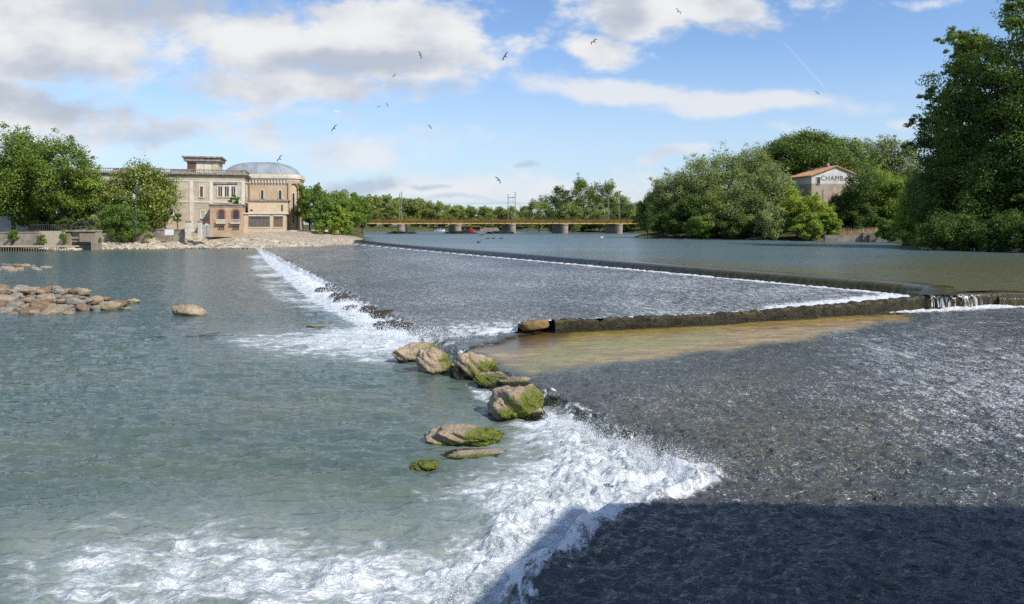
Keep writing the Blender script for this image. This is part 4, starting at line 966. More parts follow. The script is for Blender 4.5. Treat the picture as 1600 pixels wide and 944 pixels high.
# dry grass on the right bank
def grass_patch(name, label, poly, n, h, col1, col2, seed, lean=.3):
    rs = np.random.RandomState(seed); xs = [p[0] for p in poly]; ys = [p[1] for p in poly]
    P = np.stack([rs.uniform(min(xs), max(xs), n * 3), rs.uniform(min(ys), max(ys), n * 3)], 1); P = P[inside(P[:, 0], P[:, 1], poly)][:n]; m = len(P)
    d = sd(P[:, 0], P[:, 1], LSH); up = np.interp(d, [-6, 0, 2.5, 6, 30, 80], [.2, 1.8, 2.6, 3.2, 6.5, 8.0])
    hh = h * (.5 + rs.rand(m)); a = rs.rand(m) * 6.28; w = .05
    base = np.stack([P[:, 0], P[:, 1], up], 1); dx = np.stack([np.cos(a), np.sin(a), 0 * a], 1) * w
    tip = base + np.stack([rs.randn(m) * lean * h * .5, rs.randn(m) * lean * h * .5, hh], 1)
    V = np.stack([base - dx, base + dx, tip + dx * .6, tip - dx * .6], 1).reshape(-1, 3)
    mm = leafmat(name + '_blades', col1, col2, .3, .8); o = link(name, np_mesh(name, V, np.arange(m * 4).reshape(m, 4), False, {'tint': np.repeat(rs.rand(m), 4)}), mm)
    tag(o, label, 'grass', kind='stuff')
Q = lambda px, Y: (X_(px, Y), Y)
grass_patch('dry_grass', 'tall straw-coloured grass above the quay on the right bank', [Q(1275, 172), Q(1385, 168), Q(1400, 186), Q(1290, 186)], 9000, 1.5, (.30, .22, .12), (.62, .50, .30), 3)
grass_patch('dry_grass', 'reddish dry grass further up the right bank', [Q(1310, 187), Q(1400, 187), Q(1395, 200), Q(1330, 200)], 5000, 1.6, (.22, .12, .06), (.40, .26, .15), 4)

# ------------------------------------------------------------------ the mansion on the left bank
M_ash = stone_wall('cream_ashlar', (.46, .385, .28), (.58, .50, .38), (.30, .25, .18), 1.1, .45, .30)
M_trim = simple('cream_trim', (.58, .51, .40), (.70, .64, .53), .8, .85, .2, .3, .02)
M_dirty = simple('weathered_cornice', (.17, .145, .115), (.42, .36, .28), 1.2, .9, .15, .5, .03, stretch=(1, 1, 3))
M_ochre = simple('ochre_render', (.40, .285, .18), (.50, .37, .25), .35, .92, .12, .25, .02)
M_ochre2 = simple('sand_render', (.50, .38, .25), (.58, .46, .32), .35, .92, .12, .25, .02)
M_zinc = simple('zinc_roof', (.23, .26, .275), (.33, .36, .375), .5, .6, .3, .2, .02, metal=0, stretch=(1, 1, .3))
M_brick = stone_wall('red_brick', (.36, .12, .06), (.46, .17, .09), (.30, .16, .10), .24, .08, .1)
M_glass = simple('dark_glass', (.020, .028, .032), (.05, .06, .065), .5, .08, .6, .05, .01)
M_shut = simple('faded_shutter', (.10, .055, .045), (.16, .09, .07), 1.5, .8, .2, .4, .02, stretch=(1, 1, 6))
M_greyshut = simple('grey_panel', (.36, .35, .32), (.48, .46, .42), .8, .8, .2, .3, .02)
M_lattice = simple('weathered_wood', (.13, .105, .085), (.24, .20, .16), 1.5, .85, .2, .5, .02, stretch=(6, 1, .7))
M_wood2 = simple('brown_boards', (.20, .12, .075), (.28, .18, .11), 1.5, .85, .2, .5, .02, stretch=(6, 1, .7))
M_white = simple('white_paint', (.70, .70, .68), (.80, .80, .78), 1.0, .7, .3, .1, .01)
M_iron = simple('dark_iron', (.05, .05, .05), (.10, .09, .085), 2, .6, .4, .2, .01)
RZ = math.radians(15)
MC = (X_(382, 195), 195.0, 3.7)
MAN = empty('mansion', MC, RZ, 'long cream stone mansion with balustraded roof, ochre porch and rooftop belvedere', 'mansion')
cR, sR = math.cos(RZ), math.sin(RZ)
def lx(px, yl=0.0):
    """local x of the photo column px on the local plane y = yl"""
    k = (px - 800) / F
    # world X = MC.x + cR*x - sR*yl ; world Y = MC.y + sR*x + cR*yl ; X = k*Y
    return (k * (MC[1] + cR * yl) - MC[0] + sR * yl) / (cR - k * sR)
def lz(py, px, yl=0.0):
    x = lx(px, yl); Y = MC[1] + sR * x + cR * yl
    return Z_(py, Y) - MC[2]
xl = lx(146); ZT = lz(276, 382)            # wall top
m = MB(); m.box(xl, 0, 0, 40, -.6, ZT); m.build('wall', M_ash, MAN)
m = MB()
for z0, z1, p in ((ZT, ZT + .35, .45), (ZT + .35, ZT + .62, .75)): m.box(xl - p, p, -p, 40 + p, z0, z1)
m.build('cornice', M_dirty, MAN)
zb = lz(316, 382); m = MB(); m.box(xl - .12, .12, -.14, 40.1, zb - .2, zb + .2); m.box(xl - .1, .1, -.10, 40.1, ZT - 1.5, ZT - 1.25); m.box(xl - .15, .15, -.18, 40, -.6, .9); m.build('string_course', M_trim, MAN)
for px in (299, 330, 380):
    x = lx(px); m = MB(); m.box(x - .45, x + .45, -.16, .05, .9, zb - .2); m.box(x - .45, x + .45, -.16, .05, zb + .2, ZT - 1.5); m.build('pilaster', M_trim, MAN)
# balustrade round the roof
zr = ZT + .62
m = MB(); m.box(xl - .3, .3, -.35, .05, zr, zr + .22); m.box(xl - .3, .3, -.38, .08, zr + .85, zr + 1.05)
m.box(-.05, .3, .05, 40, zr, zr + .22); m.box(-.08, .33, .08, 40, zr + .85, zr + 1.05); m.build('balustrade_rail', M_dirty, MAN)
m = MB(); x = xl + .2; i = 0
while x < 0:
    if (i // 10) % 3 == 1 : m.box(x, x + .5, -.28, 0, zr + .22, zr + .85); x += .5
    else: m.lathe([(.07, zr + .22), (.13, zr + .40), (.06, zr + .62), (.09, zr + .85)], x, -.15, 6); x += .42
    i += 1
y = .4
while y < 40: m.lathe([(.07, zr + .22), (.13, zr + .40), (.06, zr + .62), (.09, zr + .85)], .12, y, 6); y += .5
m.build('balusters', M_dirty, MAN)
def window(parent, x0, x1, z0, z1, yl, fm=M_trim, pm=M_glass, fr=.28, bars=1, rev=.0, name='window'):
    """frame proud of the wall with pane as its child; faces -y"""
    m = MB(); f = fr
    m.box(x0 - f, x0, yl - .14, yl + .05, z0 - f * .6, z1 + f); m.box(x1, x1 + f, yl - .14, yl + .05, z0 - f * .6, z1 + f)
    m.box(x0, x1, yl - .14, yl + .05, z1, z1 + f); m.box(x0 - .1, x1 + .1, yl - .26, yl - .141, z0 - f * .6, z0 - .0)
    m.box(x0, x1, yl - .135, yl + .05, z0 - f * .6, z0)
    for i in range(1, bars + 1): xx = x0 + (x1 - x0) * i / (bars + 1); m.box(xx - .05, xx + .05, yl - .09, yl - .02, z0, z1)
    o = m.build(name, fm, parent)
    MB().box(x0, x1, yl - .04, yl - .01, z0, z1).build('pane', pm, o); return o
# upper row
window(MAN, lx(312.5), lx(317.2), lz(308, 315), lz(291.5, 315), 0, pm=M_shut, bars=0, fr=.3)
for a, b in ((341, 347.2), (351.3, 357.6), (361.6, 367.8)): window(MAN, lx(a), lx(b), lz(307.5, a), lz(291.5, a), 0, fr=.33, bars=1)
m = MB(); m.box(lx(334), lx(371), -.35, .02, lz(290.4, 350) + .45, lz(287.4, 350) + .4); m.build('window_hood', M_dirty, MAN)
window(MAN, lx(266), lx(271), lz(300, 270), lz(288, 270), 0, bars=1); window(MAN, lx(262), lx(270), lz(336, 270), lz(325, 270), 0, bars=1)
window(MAN, lx(216), lx(222), lz(306, 220), lz(288, 220), 0); window(MAN, lx(170), lx(176), lz(306, 175), lz(288, 175), 0)
window(MAN, lx(314), lx(320), lz(341, 317), lz(330, 317), 0, pm=M_greyshut, bars=0)
# side wall windows (face +x)
for y in (6, 14, 24):
    m = MB(); m.box(-.02, .15, y - .2, y + 2.0, zb + 1.6, zb + 5.2); o = m.build('window', M_trim, MAN); MB().box(.151, .18, y, y + 1.8, zb + 1.9, zb + 4.6).build('pane', M_greyshut, o)
    MB().box(0, .55, y - .5, y + 2.3, zb + 5.3, zb + 5.65).build('window_hood', M_dirty, MAN)
# belvedere on the roof
yb = 6.0; bx0, bx1 = lx(290.5, yb), lx(343, yb); zb0, zb1 = zr - .3, lz(252, 315, yb)
bel = MB().box(bx0 + .3, bx1 - .3, yb, yb + 9, zb0, zb1).build('belvedere', M_greyshut, MAN)
m = MB(); m.box(bx0 - .5, bx1 + .4, yb - .8, yb + 9.6, zb1, zb1 + .9); m.box(bx0 - .9, bx1 + .8, yb - 1.2, yb + 10, zb1 + .9, zb1 + 1.25); m.build('roof', M_dirty, bel)
MB().box(bx0 + .35, lx(306, yb), yb - .12, yb - .005, zb0 + .4, zb1 - .35).build('shutter', M_shut, bel)
for a, b in ((307, 318), (319, 330.5)): MB().box(lx(a, yb), lx(b, yb), yb - .10, yb - .005, zb0 + .4, zb1 - .6).build('panel', M_trim, bel)
MB().box(lx(331.5, yb), bx1 - .25, yb - .14, yb + 9.1, zb0 + .2, zb1 - .2).build('corner_wall', M_ash, bel)
# ochre porch
yp = -7.0; p0, p1 = lx(328, yp), lx(379.5, yp); zt = lz(320.5, 355, yp)
po = MB().box(p0, p1, yp, 0, -1.0, zt).build('porch', M_ochre, MAN)
m = MB(); m.box(p0 - .3, p1 + .3, yp - .3, .05, zt, zt + .28); m.box(p0 - .1, p1 + .1, yp - .1, .05, zt - .5, zt); m.build('parapet', M_dirty, po)
def arched(parent, x0, x1, z0, z1, yl, fm, pm, fr=.35):
    m = MB(); cx = (x0 + x1) / 2; hw = (x1 - x0) / 2; n = 8; sp_ = z1 - hw * .6
    inn = [(cx + hw * math.cos(math.pi * i / n), sp_ + hw * .6 * math.sin(math.pi * i / n)) for i in range(n + 1)]
    o1 = [(cx + (hw + fr) * math.cos(math.pi * i / n), sp_ + (hw * .6 + fr) * math.sin(math.pi * i / n)) for i in range(n + 1)]
    inn = [(x1, z0)] + inn + [(x0, z0)]; o1 = [(x1 + fr, z0 - .0)] + o1 + [(x0 - fr, z0 - .0)]
    for i in range(len(inn) - 1): 
        a, b, c, d = o1[i], o1[i + 1], inn[i + 1], inn[i]
        m.xz([a, b, c, d], yl - .16, yl + .02)
    o = m.build('window', fm, parent)
    MB().xz(inn[::-1], yl - .06, yl - .02).build('pane', pm, o); return o
for a, b, zb_ in ((341.5, 350.5, 343), (364, 373.5, 348)):
    w = arched(po, lx(a, yp), lx(b, yp), lz(zb_, a, yp), lz(328, a, yp), yp, M_brick, M_glass)
    m = MB(); x0, x1 = lx(a - 3.5, yp), lx(b + 2.5, yp); z = lz(349.5, a, yp); m.box(x0, x1, yp - .9, yp - .17, z, z + .25); m.box(x0, x1, yp - .9, yp - .75, z + .95, z + 1.08)
    k = x0 + .1
    while k < x1 - .05: m.box(k, k + .1, yp - .87, yp - .78, z + .25, z + .95); k += .25
    m.build('balcony', M_trim, po)
    window(po, lx(a, yp), lx(b, yp), lz(357.5, a, yp), lz(353.5, a, yp), yp, fm=M_ochre, fr=.12, bars=2)
# low sand-coloured wing to the right of the porch, with lattice openings
yw = -5.2; w0, w1 = p1 + .02, lx(447, yw); zw = lz(334.5, 420, yw)
wi = MB().box(w0, w1, yw, 2.0, -1.2, zw).build('wing', M_ochre2, MAN)
m = MB(); m.box(w0 - .0, w1 + .35, yw - .35, 2, zw, zw + .3); m.build('parapet', M_trim, wi)
for a, b, mm_ in ((388.5, 421.5, M_lattice), (427.5, 442, M_wood2)):
    x0, x1, z0, z1 = lx(a, yw), lx(b, yw), lz(355, a, yw), lz(337.8, a, yw)
    o = MB().box(x0 - .15, x1 + .15, yw - .10, yw - .03, z1, z1 + .25).box(x0 - .2, x1 + .2, yw - .14, yw - .03, z0 - .2, z0).build('opening', M_trim, wi)
    MB().box(x0, x1, yw - .03, yw - .012, z0, z1).build('backing', M_glass, o)
    m = MB(); k = x0
    while k < x1 - .12: m.box(k, k + .24, yw - .10, yw - .04, z0, z1 - .9); m.box(k + .05, k + .12, yw - .10, yw - .04, z1 - .9, z1); k += .34
    m.box(x0, x1, yw - .12, yw - .101, z1 - 1.0, z1 - .85); m.build('boards', mm_, o)
yu = -.6; u0, u1 = lx(388, yu), lx(450, yu); zu = lz(314, 420, yu)
up_ = MB().box(u0, u1, yu + .02, 9, zw, zu).build('upper_wing', M_ochre2, MAN)
m = MB(); m.box(u0 - .3, u1 + .4, yu - .4, 9, zu, zu + .35); m.build('parapet', M_dirty, up_)
MB().box(lx(391, yu), lx(395, yu), yu - .05, yu + .015, lz(330, 393, yu), lz(327.5, 393, yu)).build('vent', M_glass, up_)
MB().box(lx(439.5, yu), lx(442, yu), yu - .05, yu + .015, lz(330, 440, yu), lz(320, 440, yu)).build('window', M_glass, up_)
tree('creeper', 'green creeper sprawling over the porch roof', 'plant', 369, 189.5, lz(318, 365, -3) + MC[2] - .3, 305, 24, 'bush', 1600, .26, 'bush', 91, .02, K=10, base_r=.05)

# domed hall behind
DM = empty('domed_hall', (X_(430, 212), 212, 3.9), math.radians(8), 'ochre round-ended hall with a broad grey zinc dome behind the mansion', 'domed hall')
def hall():
    Y = 212; s = Y / F; cx = 0
    R = (468.5 - 396) * s / 2 ; ztop = Z_(283, Y) - 3.9; x_off = X_(432.5, Y) - DM.location.x
    # polygonal drum: wide octagon-ish body with a corner pier on the right
    n = 16; pts = [(x_off + R * 1.02 * math.cos(2 * math.pi * (i + .5) / n), R * 1.0 * math.sin(2 * math.pi * (i + .5) / n)) for i in range(n)]
    body = [(x_off - R, -4.5), (x_off + R * .55, -4.5), (x_off + R * .98, -2.6), (x_off + R, 6), (x_off + R * .6, 12), (x_off - R, 12)]
    wl = MB().prism(body, -1, ztop).build('wall', M_ochre2, DM)
    def off(b, k):
        c = Vector((x_off, 3)); return [tuple(c + (Vector(p) - c) * k) for p in b]
    m = MB(); m.prism(off(body, 1.03), ztop, ztop + .5); m.prism(off(body, 1.075), ztop + .5, ztop + 1.15); m.prism(off(body, 1.055), ztop + 1.15, ztop + 1.7); m.build('cornice', M_trim, DM)
    m = MB(); x = x_off - R
    while x < x_off + R * .55: m.box(x, x + .3, -4.95, -4.5, ztop - .9, ztop - .02); x += .85
    m.build('brackets', M_trim, DM)
    # low elliptical dome
    prof_ = []; H = Z_(253.5, Y + 4) - 3.9 - (ztop + 1.7) ; 
    for i in range(11):
        a = math.pi / 2 * i / 10; prof_.append((max(.05, math.cos(a) ** .8), ztop + 1.6 + H * math.sin(a) ** 1.0))
    b = MB(); n = 24; rx = (464 - 348) * s / 2; cxx = X_(406, Y) - DM.location.x; 
    for r_, z in prof_:
        for j in range(n):
            t = 2 * math.pi * j / n; b.v.append((cxx + rx * r_ * math.copysign(abs(math.cos(t)) ** .7, math.cos(t)), 5.5 + 8.5 * r_ * math.copysign(abs(math.sin(t)) ** .7, math.sin(t)), z))
    for i in range(len(prof_) - 1):
        for j in range(n): b.f.append((i * n + j, i * n + (j + 1) % n, (i + 1) * n + (j + 1) % n, (i + 1) * n + j))
    b.f.append(tuple(range((len(prof_) - 1) * n, len(prof_) * n)))
    dm = b.build('dome', M_zinc, DM)
    m = MB()
    for j in range(0, n, 2):
        pl = [Vector(b.v[i * n + j]) + Vector((0, 0, .05)) for i in range(len(prof_))]; m.tube(pl, .07, 5)
    m.build('seams', M_zinc, dm)
    MB().box(cxx - rx * .97, x_off - R, -1, 12, 0, ztop + 1.65).build('rear_block', M_ochre2, DM)
    # lancet windows on the flat side
    for px in (407, 434):
        x = X_(px, Y - 4.4) - DM.location.x; z0, z1 = Z_(311, Y - 4) - 3.9, Z_(297.5, Y - 4) - 3.9
        arched(DM, x - .35, x + .35, z0, z1, -4.5, M_trim, M_glass, .22)
    # tall arched niche in the corner pier
    a, c = Vector((x_off + R * .55, -4.5)), Vector((x_off + R * .98, -2.6)); d = c - a; L = d.length
    ex = empty('corner_pier', (a.x, a.y, 0), math.atan2(d.y, d.x)); ex.parent = DM
    zz0, zz1 = .6, ztop - 1.2
    m = MB(); w_ = L
    m.box(0, w_ * .16, -.55, 0, -1, ztop); m.box(w_ * .84, w_, -.55, 0, -1, ztop)
    n = 10; hw = w_ * .34; cx_ = w_ / 2; sp_ = zz1 - hw
    arc = [(cx_ + hw * math.cos(math.pi * i / n), sp_ + hw * 1.3 * math.sin(math.pi * i / n)) for i in range(n + 1)]
    for i in range(n):
        m.xz([(arc[i][0], arc[i][1]), (arc[i][0], ztop), (arc[i + 1][0], ztop), (arc[i + 1][0], arc[i + 1][1])], -.55, 0)
    me = m.build('arch_frame', M_ochre, ex)
    arched(ex, cx_ - .3, cx_ + .3, 2.5, sp_ - 1.2, -.03, M_trim, M_glass, .18)
    m = MB(); m.prism([(x_off - R, -6.5), (x_off + R * 1.2, -6.5), (x_off + R * 2.6, -1), (x_off + R * 2.6, 4), (x_off - R, 4)], -1.2, .35); m.build('terrace', M_trim, DM)
hall()

# walls, gate, boards and posts on the left bank
M_rub = stone_wall('rubble_masonry', (.26, .21, .15), (.38, .31, .22), (.20, .17, .13), .45, .25, .3)
M_rubp = stone_wall('pale_rubble_masonry', (.44, .37, .26), (.56, .48, .36), (.30, .26, .19), .45, .25, .2)
M_conc = simple('stained_concrete', (.22, .19, .15), (.38, .33, .26), .6, .9, .15, .4, .03)
def wall_seg(label, px0, px1, Y, top, bot, mt, cap=None, th=.7, name='quay_wall'):
    x0, x1 = X_(px0, Y), X_(px1, Y); z0, z1 = Z_(bot, Y), Z_(top, Y)
    e = empty(name, ((x0 + x1) / 2, Y, z0), 0, label, 'wall'); w = (x1 - x0) / 2
    MB().box(-w, w, 0, th, -.8, z1 - z0).build('masonry', mt, e)
    if cap: MB().box(-w - .0, w + .0, -.12, th + .12, z1 - z0, z1 - z0 + .28).build('coping', cap, e)
    return e
wall_seg('low brown quay wall at the far left edge', -80, 61, 166.5, 364, 383, M_conc, M_dirty)
wall_seg('pale rubble quay wall section left of the water gate', 61.5, 99, 167.5, 361, 381, M_rubp)
wall_seg('ivy-stained rubble wall under the big rounded bush', 148, 228, 180.2, 364, 380, M_rub)
wall_seg('grey garden wall behind the white board', 228.5, 287, 183, 359.5, 374, M_conc, M_dirty)
wg = empty('water_gate', (X_(124, 169), 169, 0), 0, 'old dark masonry water gate with a flat lintel and two openings', 'water gate')
s = 169 / F
m = MB(); m.box(-24 * s, 24 * s, .6, 3, -.3, Z_(362, 169)); m.box(-24 * s, -14 * s, 0, .6, -.3, Z_(362, 169) - .3); m.box(0, 24 * s, 0.02, .6, 1.9, Z_(362, 169) - .3); m.box(18 * s, 24 * s, 0.02, .6, -.3, 1.9); m.build('masonry', M_rub, wg)
MB().box(-25 * s, 25 * s, -.25, 3.1, Z_(362, 169), Z_(359.5, 169)).build('lintel', M_dirty, wg)
MB().box(-13.9 * s, -.1, .3, .55, Z_(373, 169), Z_(370, 169)).build('beam', M_dirty, wg)
MB().box(-13.9 * s, 17.9 * s, .55, .59, -.3, 1.85).build('opening', M_glass, wg)  # dark sheet, not glazing: stands in for the shade inside the openings
# glazed frame pavilion
pv = empty('garden_pavilion', (X_(127, 178), 178, 3.9), 0, 'iron-framed garden pavilion with a pointed roof behind the water gate', 'pavilion')
m = MB(); r = 16 * 178 / F
for j in range(9):
    a = math.pi * 2 * j / 9; m.tube([(r * math.cos(a), r * math.sin(a), 0), (r * math.cos(a), r * math.sin(a), 1.5), (0, 0, 3.4)], .05, 5)
for z, k in ((1.5, 1), (2.4, .53)): m.tube([(r * k * math.cos(2 * math.pi * j / 18), r * k * math.sin(2 * math.pi * j / 18), z) for j in range(19)], .05, 5)
m.build('frame', M_iron, pv)
wb = empty('white_wall', (X_(0, 196), 196, 3.9), 0, 'whitewashed wall glimpsed beneath the trees at the left edge', 'wall')
MB().box(-14, X_(46, 196) - X_(0, 196), 0, .4, -.2, 4.2).build('masonry', M_white, wb)
fe = empty('iron_fence', (X_(85, 172), 172, 4.0), 0, 'dark railing along the top of the left quay wall', 'fence')
m = MB(); x = -5.5
while x < 4: m.box(x, x + .06, 0, .06, -.2, 1.9); x += .45
m.box(-5.5, 4, .0, .05, 1.8, 1.9); m.box(-5.5, 4, .0, .05, .2, .3); m.build('railing', M_iron, fe)
# wooden jetty
jt = empty('jetty', (X_(45, 160), 160, 0), 0, 'low timber jetty with a row of short piles at the far left', 'jetty'); s = 160 / F
MB().box(-75 * s, 62 * s, 0, 4, .95, 1.2).build('deck', simple('bleached_planks', (.40, .33, .24), (.52, .44, .34), 1.2, .9, .1, .4, .02, stretch=(8, 1, 1)), jt)
m = MB()
for i in range(34): m.tube([(-72 * s + i * .55, .15, -.5), (-72 * s + i * .55 , .15, .95)], .09, 6)
m.build('piles', M_lattice, jt)
# white board and small sign
def board(name, label, px, Y, top, bot, w, ground, mt, post=True, cat='sign'):
    s = Y / F; z0, z1 = Z_(bot, Y), Z_(top, Y); e = empty(name, (X_(px, Y), Y, ground), 0, label, cat)
    MB().box(-w * s / 2, w * s / 2, -.05, .0, z0 - ground, z1 - ground).build('panel', mt, e)
    m = MB()
    for x in ((-w * s * .35, w * s * .35) if w > 8 else (0,)): m.tube([(x, .06, -.3), (x, .06, z1 - ground)], .05, 6)
    m.build('post', M_iron, e); return e
board('notice_board', 'blank white board standing before the grey garden wall', 264.5, 181, 358.5, 367.5, 14, 2.0, M_white)
sg = board('warning_sign', 'small red-edged white sign on a post among the rubble', 323, 178.5, 347.5, 352, 5, 2.6, M_white)
MB().box(-.42, .42, -.07, -.055, Z_(349.6, 178.5) - 2.6, Z_(347.5, 178.5) - 2.6).build('red_band', simple('sign_red', (.55, .05, .04), (.6, .07, .05), 1, .6), sg)
lp = empty('street_lamp', (X_(213, 172), 172, 3.8), 0, 'tall dark lamp post rising in front of the magnolia', 'street lamp')
MB().tube([(0, 0, -.3), (0, 0, 9.8)], .12, 8, .07).build('post', M_iron, lp)
h_ = MB().lathe([(.12, 9.7), (.34, 10.2), (.40, 11.0), (.1, 11.5)], 0, 0, 8).build('lantern', M_iron, lp)
MB().lathe([(.15, 8.0), (.30, 8.1), (.34, 8.8), (.12, 9.2)], -.55, 0, 8).build('lamp_shade', M_greyshut, lp)
for px, w, lb in ((293.5, 6, 'low stone gatepost at the end of the grey garden wall'), (311.5, 5, 'stone gatepost beside the ochre porch')):
    Y = 181; s = Y / F; e = empty('gatepost', (X_(px, Y), Y, 3.2), 0, lb, 'gatepost')
    hh = Z_(347, Y) - 3.2; MB().box(-w * s / 2, w * s / 2, 0, .8, -.8, hh).build('shaft', M_trim, e); MB().box(-w * s / 2 - .12, w * s / 2 + .12, -.12, .92, hh, hh + .25).build('cap', M_dirty, e)
gt = empty('iron_gate', (X_(321.5, 182), 182, 3.2), 0, 'grey sheet gate between the gatepost and the porch', 'gate')
MB().box(-1.1, 1.1, 0, .1, -.4, Z_(351, 182) - 3.2).build('leaf', M_greyshut, gt)
fr = empty('wooden_frame', (X_(508, 204), 204, 4.0), 0, 'bare square timber frame on the terrace edge right of the hall', 'frame'); m = MB()
for x in (-.9, .9): m.box(x - .1, x + .1, 0, .2, -.2, 2.6)
m.box(-1.1, 1.1, .02, .18, 2.6, 2.75); m.box(-.8, .8, .03, .15, 1.2, 1.3); m.build('posts', M_lattice, fr)

# ------------------------------------------------------------------ railway bridge
YB = 314.0; sB = YB / F
M_yel = simple('yellow_girder', (.50, .36, .09), (.60, .45, .14), .15, .6, .3, .15, .02, stretch=(1, 1, 4))
M_rust = simple('rusty_brown_deck', (.14, .085, .035), (.24, .15, .06), .5, .8, .2, .3, .03, stretch=(1, 1, 4))
M_pier = simple('pink_grey_granite', (.26, .20, .16), (.38, .30, .24), .5, .9, .15, .6, .05, stretch=(1, 1, 2.5))
RBR = empty('railway_bridge', (0, YB, UZ), 0, 'long low yellow railway bridge on five round-nosed stone piers', 'bridge')
xa, xb = X_(520, YB), X_(1024, YB); zt_, zm, zl = Z_(341.3, YB) - UZ, Z_(345, YB) - UZ, Z_(350, YB) - UZ
MB().box(xa, xb, -.25, 7.2, zm - .15, zt_ - .55).build('deck', M_rust, RBR)
m = MB(); m.box(xa, xb, .3, .7, zl, zm - .15); m.box(xa, xb, .02, .95, zl, zl + .18); m.box(xa, xb, .05, .9, zm - .33, zm - .152); m.build('girder', M_yel, RBR)
MB().box(xa, xb, 6, 6.5, zl, zm - .15).build('girder', M_yel, RBR)
m = MB(); x = xa + 1
while x < xb: m.box(x, x + .14, .06, .30, zl + .18, zm - .33); x += 2.9
m.build('stiffeners', M_rust, RBR)
m = MB(); x = xa
while x < xb: m.box(x, x + .08, -.2, -.1, zt_ - .55, zt_ + .25); x += 1.25
m.box(xa, xb, -.2, -.12, zt_ + .2, zt_ + .27); m.box(xa, xb, -.19, -.13, zt_ - .2, zt_ - .14); m.build('railing', M_rust, RBR)
PXS = (627, 715, 800.5, 882, 967)
for px in PXS:
    x = X_(px, YB); r = 5.6 * sB
    m = MB(); n = 12; pts = [(x + r * math.cos(a), -.4 + r * math.sin(a)) for a in [math.pi + math.pi * i / n for i in range(n + 1)]]
    skew = (-r * 1.5 if px > 650 else -r * .3) + (x * .0)
    pts += [(x + r, 2), (x + r + skew * .9, 10), (x - r + skew * 1.4, 10), (x - r, 2)]
    hh = zl - .05; m.prism(pts, -1, hh - .55); pr = m.build('pier', M_pier, RBR)
    c = Vector((x, .5)); m = MB(); m.prism([tuple(c + (Vector(p) - c) * 1.07) for p in pts[:n + 1]] + [tuple(pts[n + 1]), tuple(pts[-1])], hh - .55, hh - .0); m.build('cap', M_pier, pr)
for px, w in ((627, 36), (715, 44), (800, 40)):
    x = X_(px, 311); o = link('debris_pile', rock_mesh('debris_pile', (w * sB / 2, 2.2, .9), int(px), sub=4, square=.1, rough=.5, alg=-1, wet_h=1.5), M_rock); o.location = (x + (1 if px < 780 else -5), 311.5 if px > 780 else 310.2, UZ + .1)
    tag(o, {627: 'dark driftwood heap round the leftmost pier', 715: 'dark driftwood heap round the second pier from the left', 800: 'dark driftwood heap left of the middle pier'}[px], 'driftwood')
def mast(px, top, Y, label, grp='catenary masts on the bridge'):
    e = empty('catenary_mast', (X_(px, Y), Y, Z_(342.5, YB)), 0, label, 'mast', grp); hh = Z_(top, Y) - Z_(342.5, YB)
    m = MB(); w = .14
    for sx in (-w, w): m.box(sx - .07, sx + .07, -.1, .1, -.4, hh)
    k = .2
    while k < hh - .3: m.box(-w, w, -.05, .05, k, k + .12); k += 1.0
    m.build('post', M_greymast, e); return e, hh
M_greymast = simple('grey_steel', (.20, .19, .18), (.30, .29, .27), 1, .7, .3, .1, .01)
ml = [(624.5, 302, 318, 'left mast of the pair over the leftmost pier'), (627.5, 299.5, YB + .5, 'right taller mast of the pair over the leftmost pier'), (794, 303, YB + 5.5, 'left mast of the portal over the middle pier'), (805, 300, YB + .5, 'right mast of the portal over the middle pier'), (951, 304, YB + 5.5, 'left mast of the wide pair near the right pier'), (968, 302, YB + .5, 'right mast of the wide pair above the right pier')]
ME = [mast(*a) for a in ml]
for e, hh in (ME[3],):     # portal beam
    m = MB(); dx = X_(794, YB + 5.5) - X_(805, YB + .5); m.tube([(0, 0, hh - 2.2), (dx, 5, hh - 2.4)], .13, 6); m.tube([(dx * .35, 1.7, hh - 2.3), (dx * .35, 1.7, hh - 4.2)], .05, 5); m.build('cross_beam', M_greymast, e)
    MB().tube([(dx * .35, 1.7, hh - 4.2), (dx * .75, 3.4, hh - 3.6)], .06, 5).build('bracket', M_greymast, e)
m = MB()
for z in (316.2, 318.0):
    pts = []
    for i in range(41):
        px = 600 + (1015 - 600) * i / 40; sag = .5 * math.sin(math.pi * ((px - 627) % 170) / 170) if z < 317 else 0; pts.append((X_(px, YB + 3), 0, Z_(z, YB + 3) - 14 - sag))
    m.tube(pts, .035, 4)
o = m.build('overhead_wire', M_greymast); o.location = (0, YB + 3, 14); tag(o, 'thin overhead wires strung above the bridge deck', 'wire')

# boats far beyond the bridge
def boat(px, w, hullc, cabc, label, cabin=True, Y=400):
    s = Y / F; L = w * s; e = empty('moored_boat', (X_(px, Y), Y, UZ), 0, label, 'boat')
    m = MB(); secs = [(-L / 2, .7, .9), (-L / 4, 1.0, .8), (L / 5, .95, .85), (L * .4, .5, 1.05), (L / 2, .08, 1.25)]; v = []
    for x, b, z in secs: v += [(x, -b, z), (x, -b * .6, -.25), (x, b * .6, -.25), (x, b, z)]
    f = []
    for i in range(4):
        for j in range(4): f.append((i * 4 + j, i * 4 + (j + 1) % 4, (i + 1) * 4 + (j + 1) % 4, (i + 1) * 4 + j))
    f += [(0, 1, 2, 3), (19, 18, 17, 16)]; m.add(v, f); m.build('hull', simple('hull_' + label.split()[0], hullc, tuple(q * 1.15 for q in hullc), 1, .5), e)
    if cabin:
        m = MB(); m.xz([(-L * .25, .8), (-L * .22, 1.9), (L * .08, 1.9), (L * .2, .85)], -.65, .65); c = m.build('cabin', simple('cabin_' + label.split()[0], cabc, tuple(q * 1.1 for q in cabc), 1, .5), e)
        MB().box(-L * .18, L * .04, -.68, -.655, 1.35, 1.7).build('window', M_glass, c)
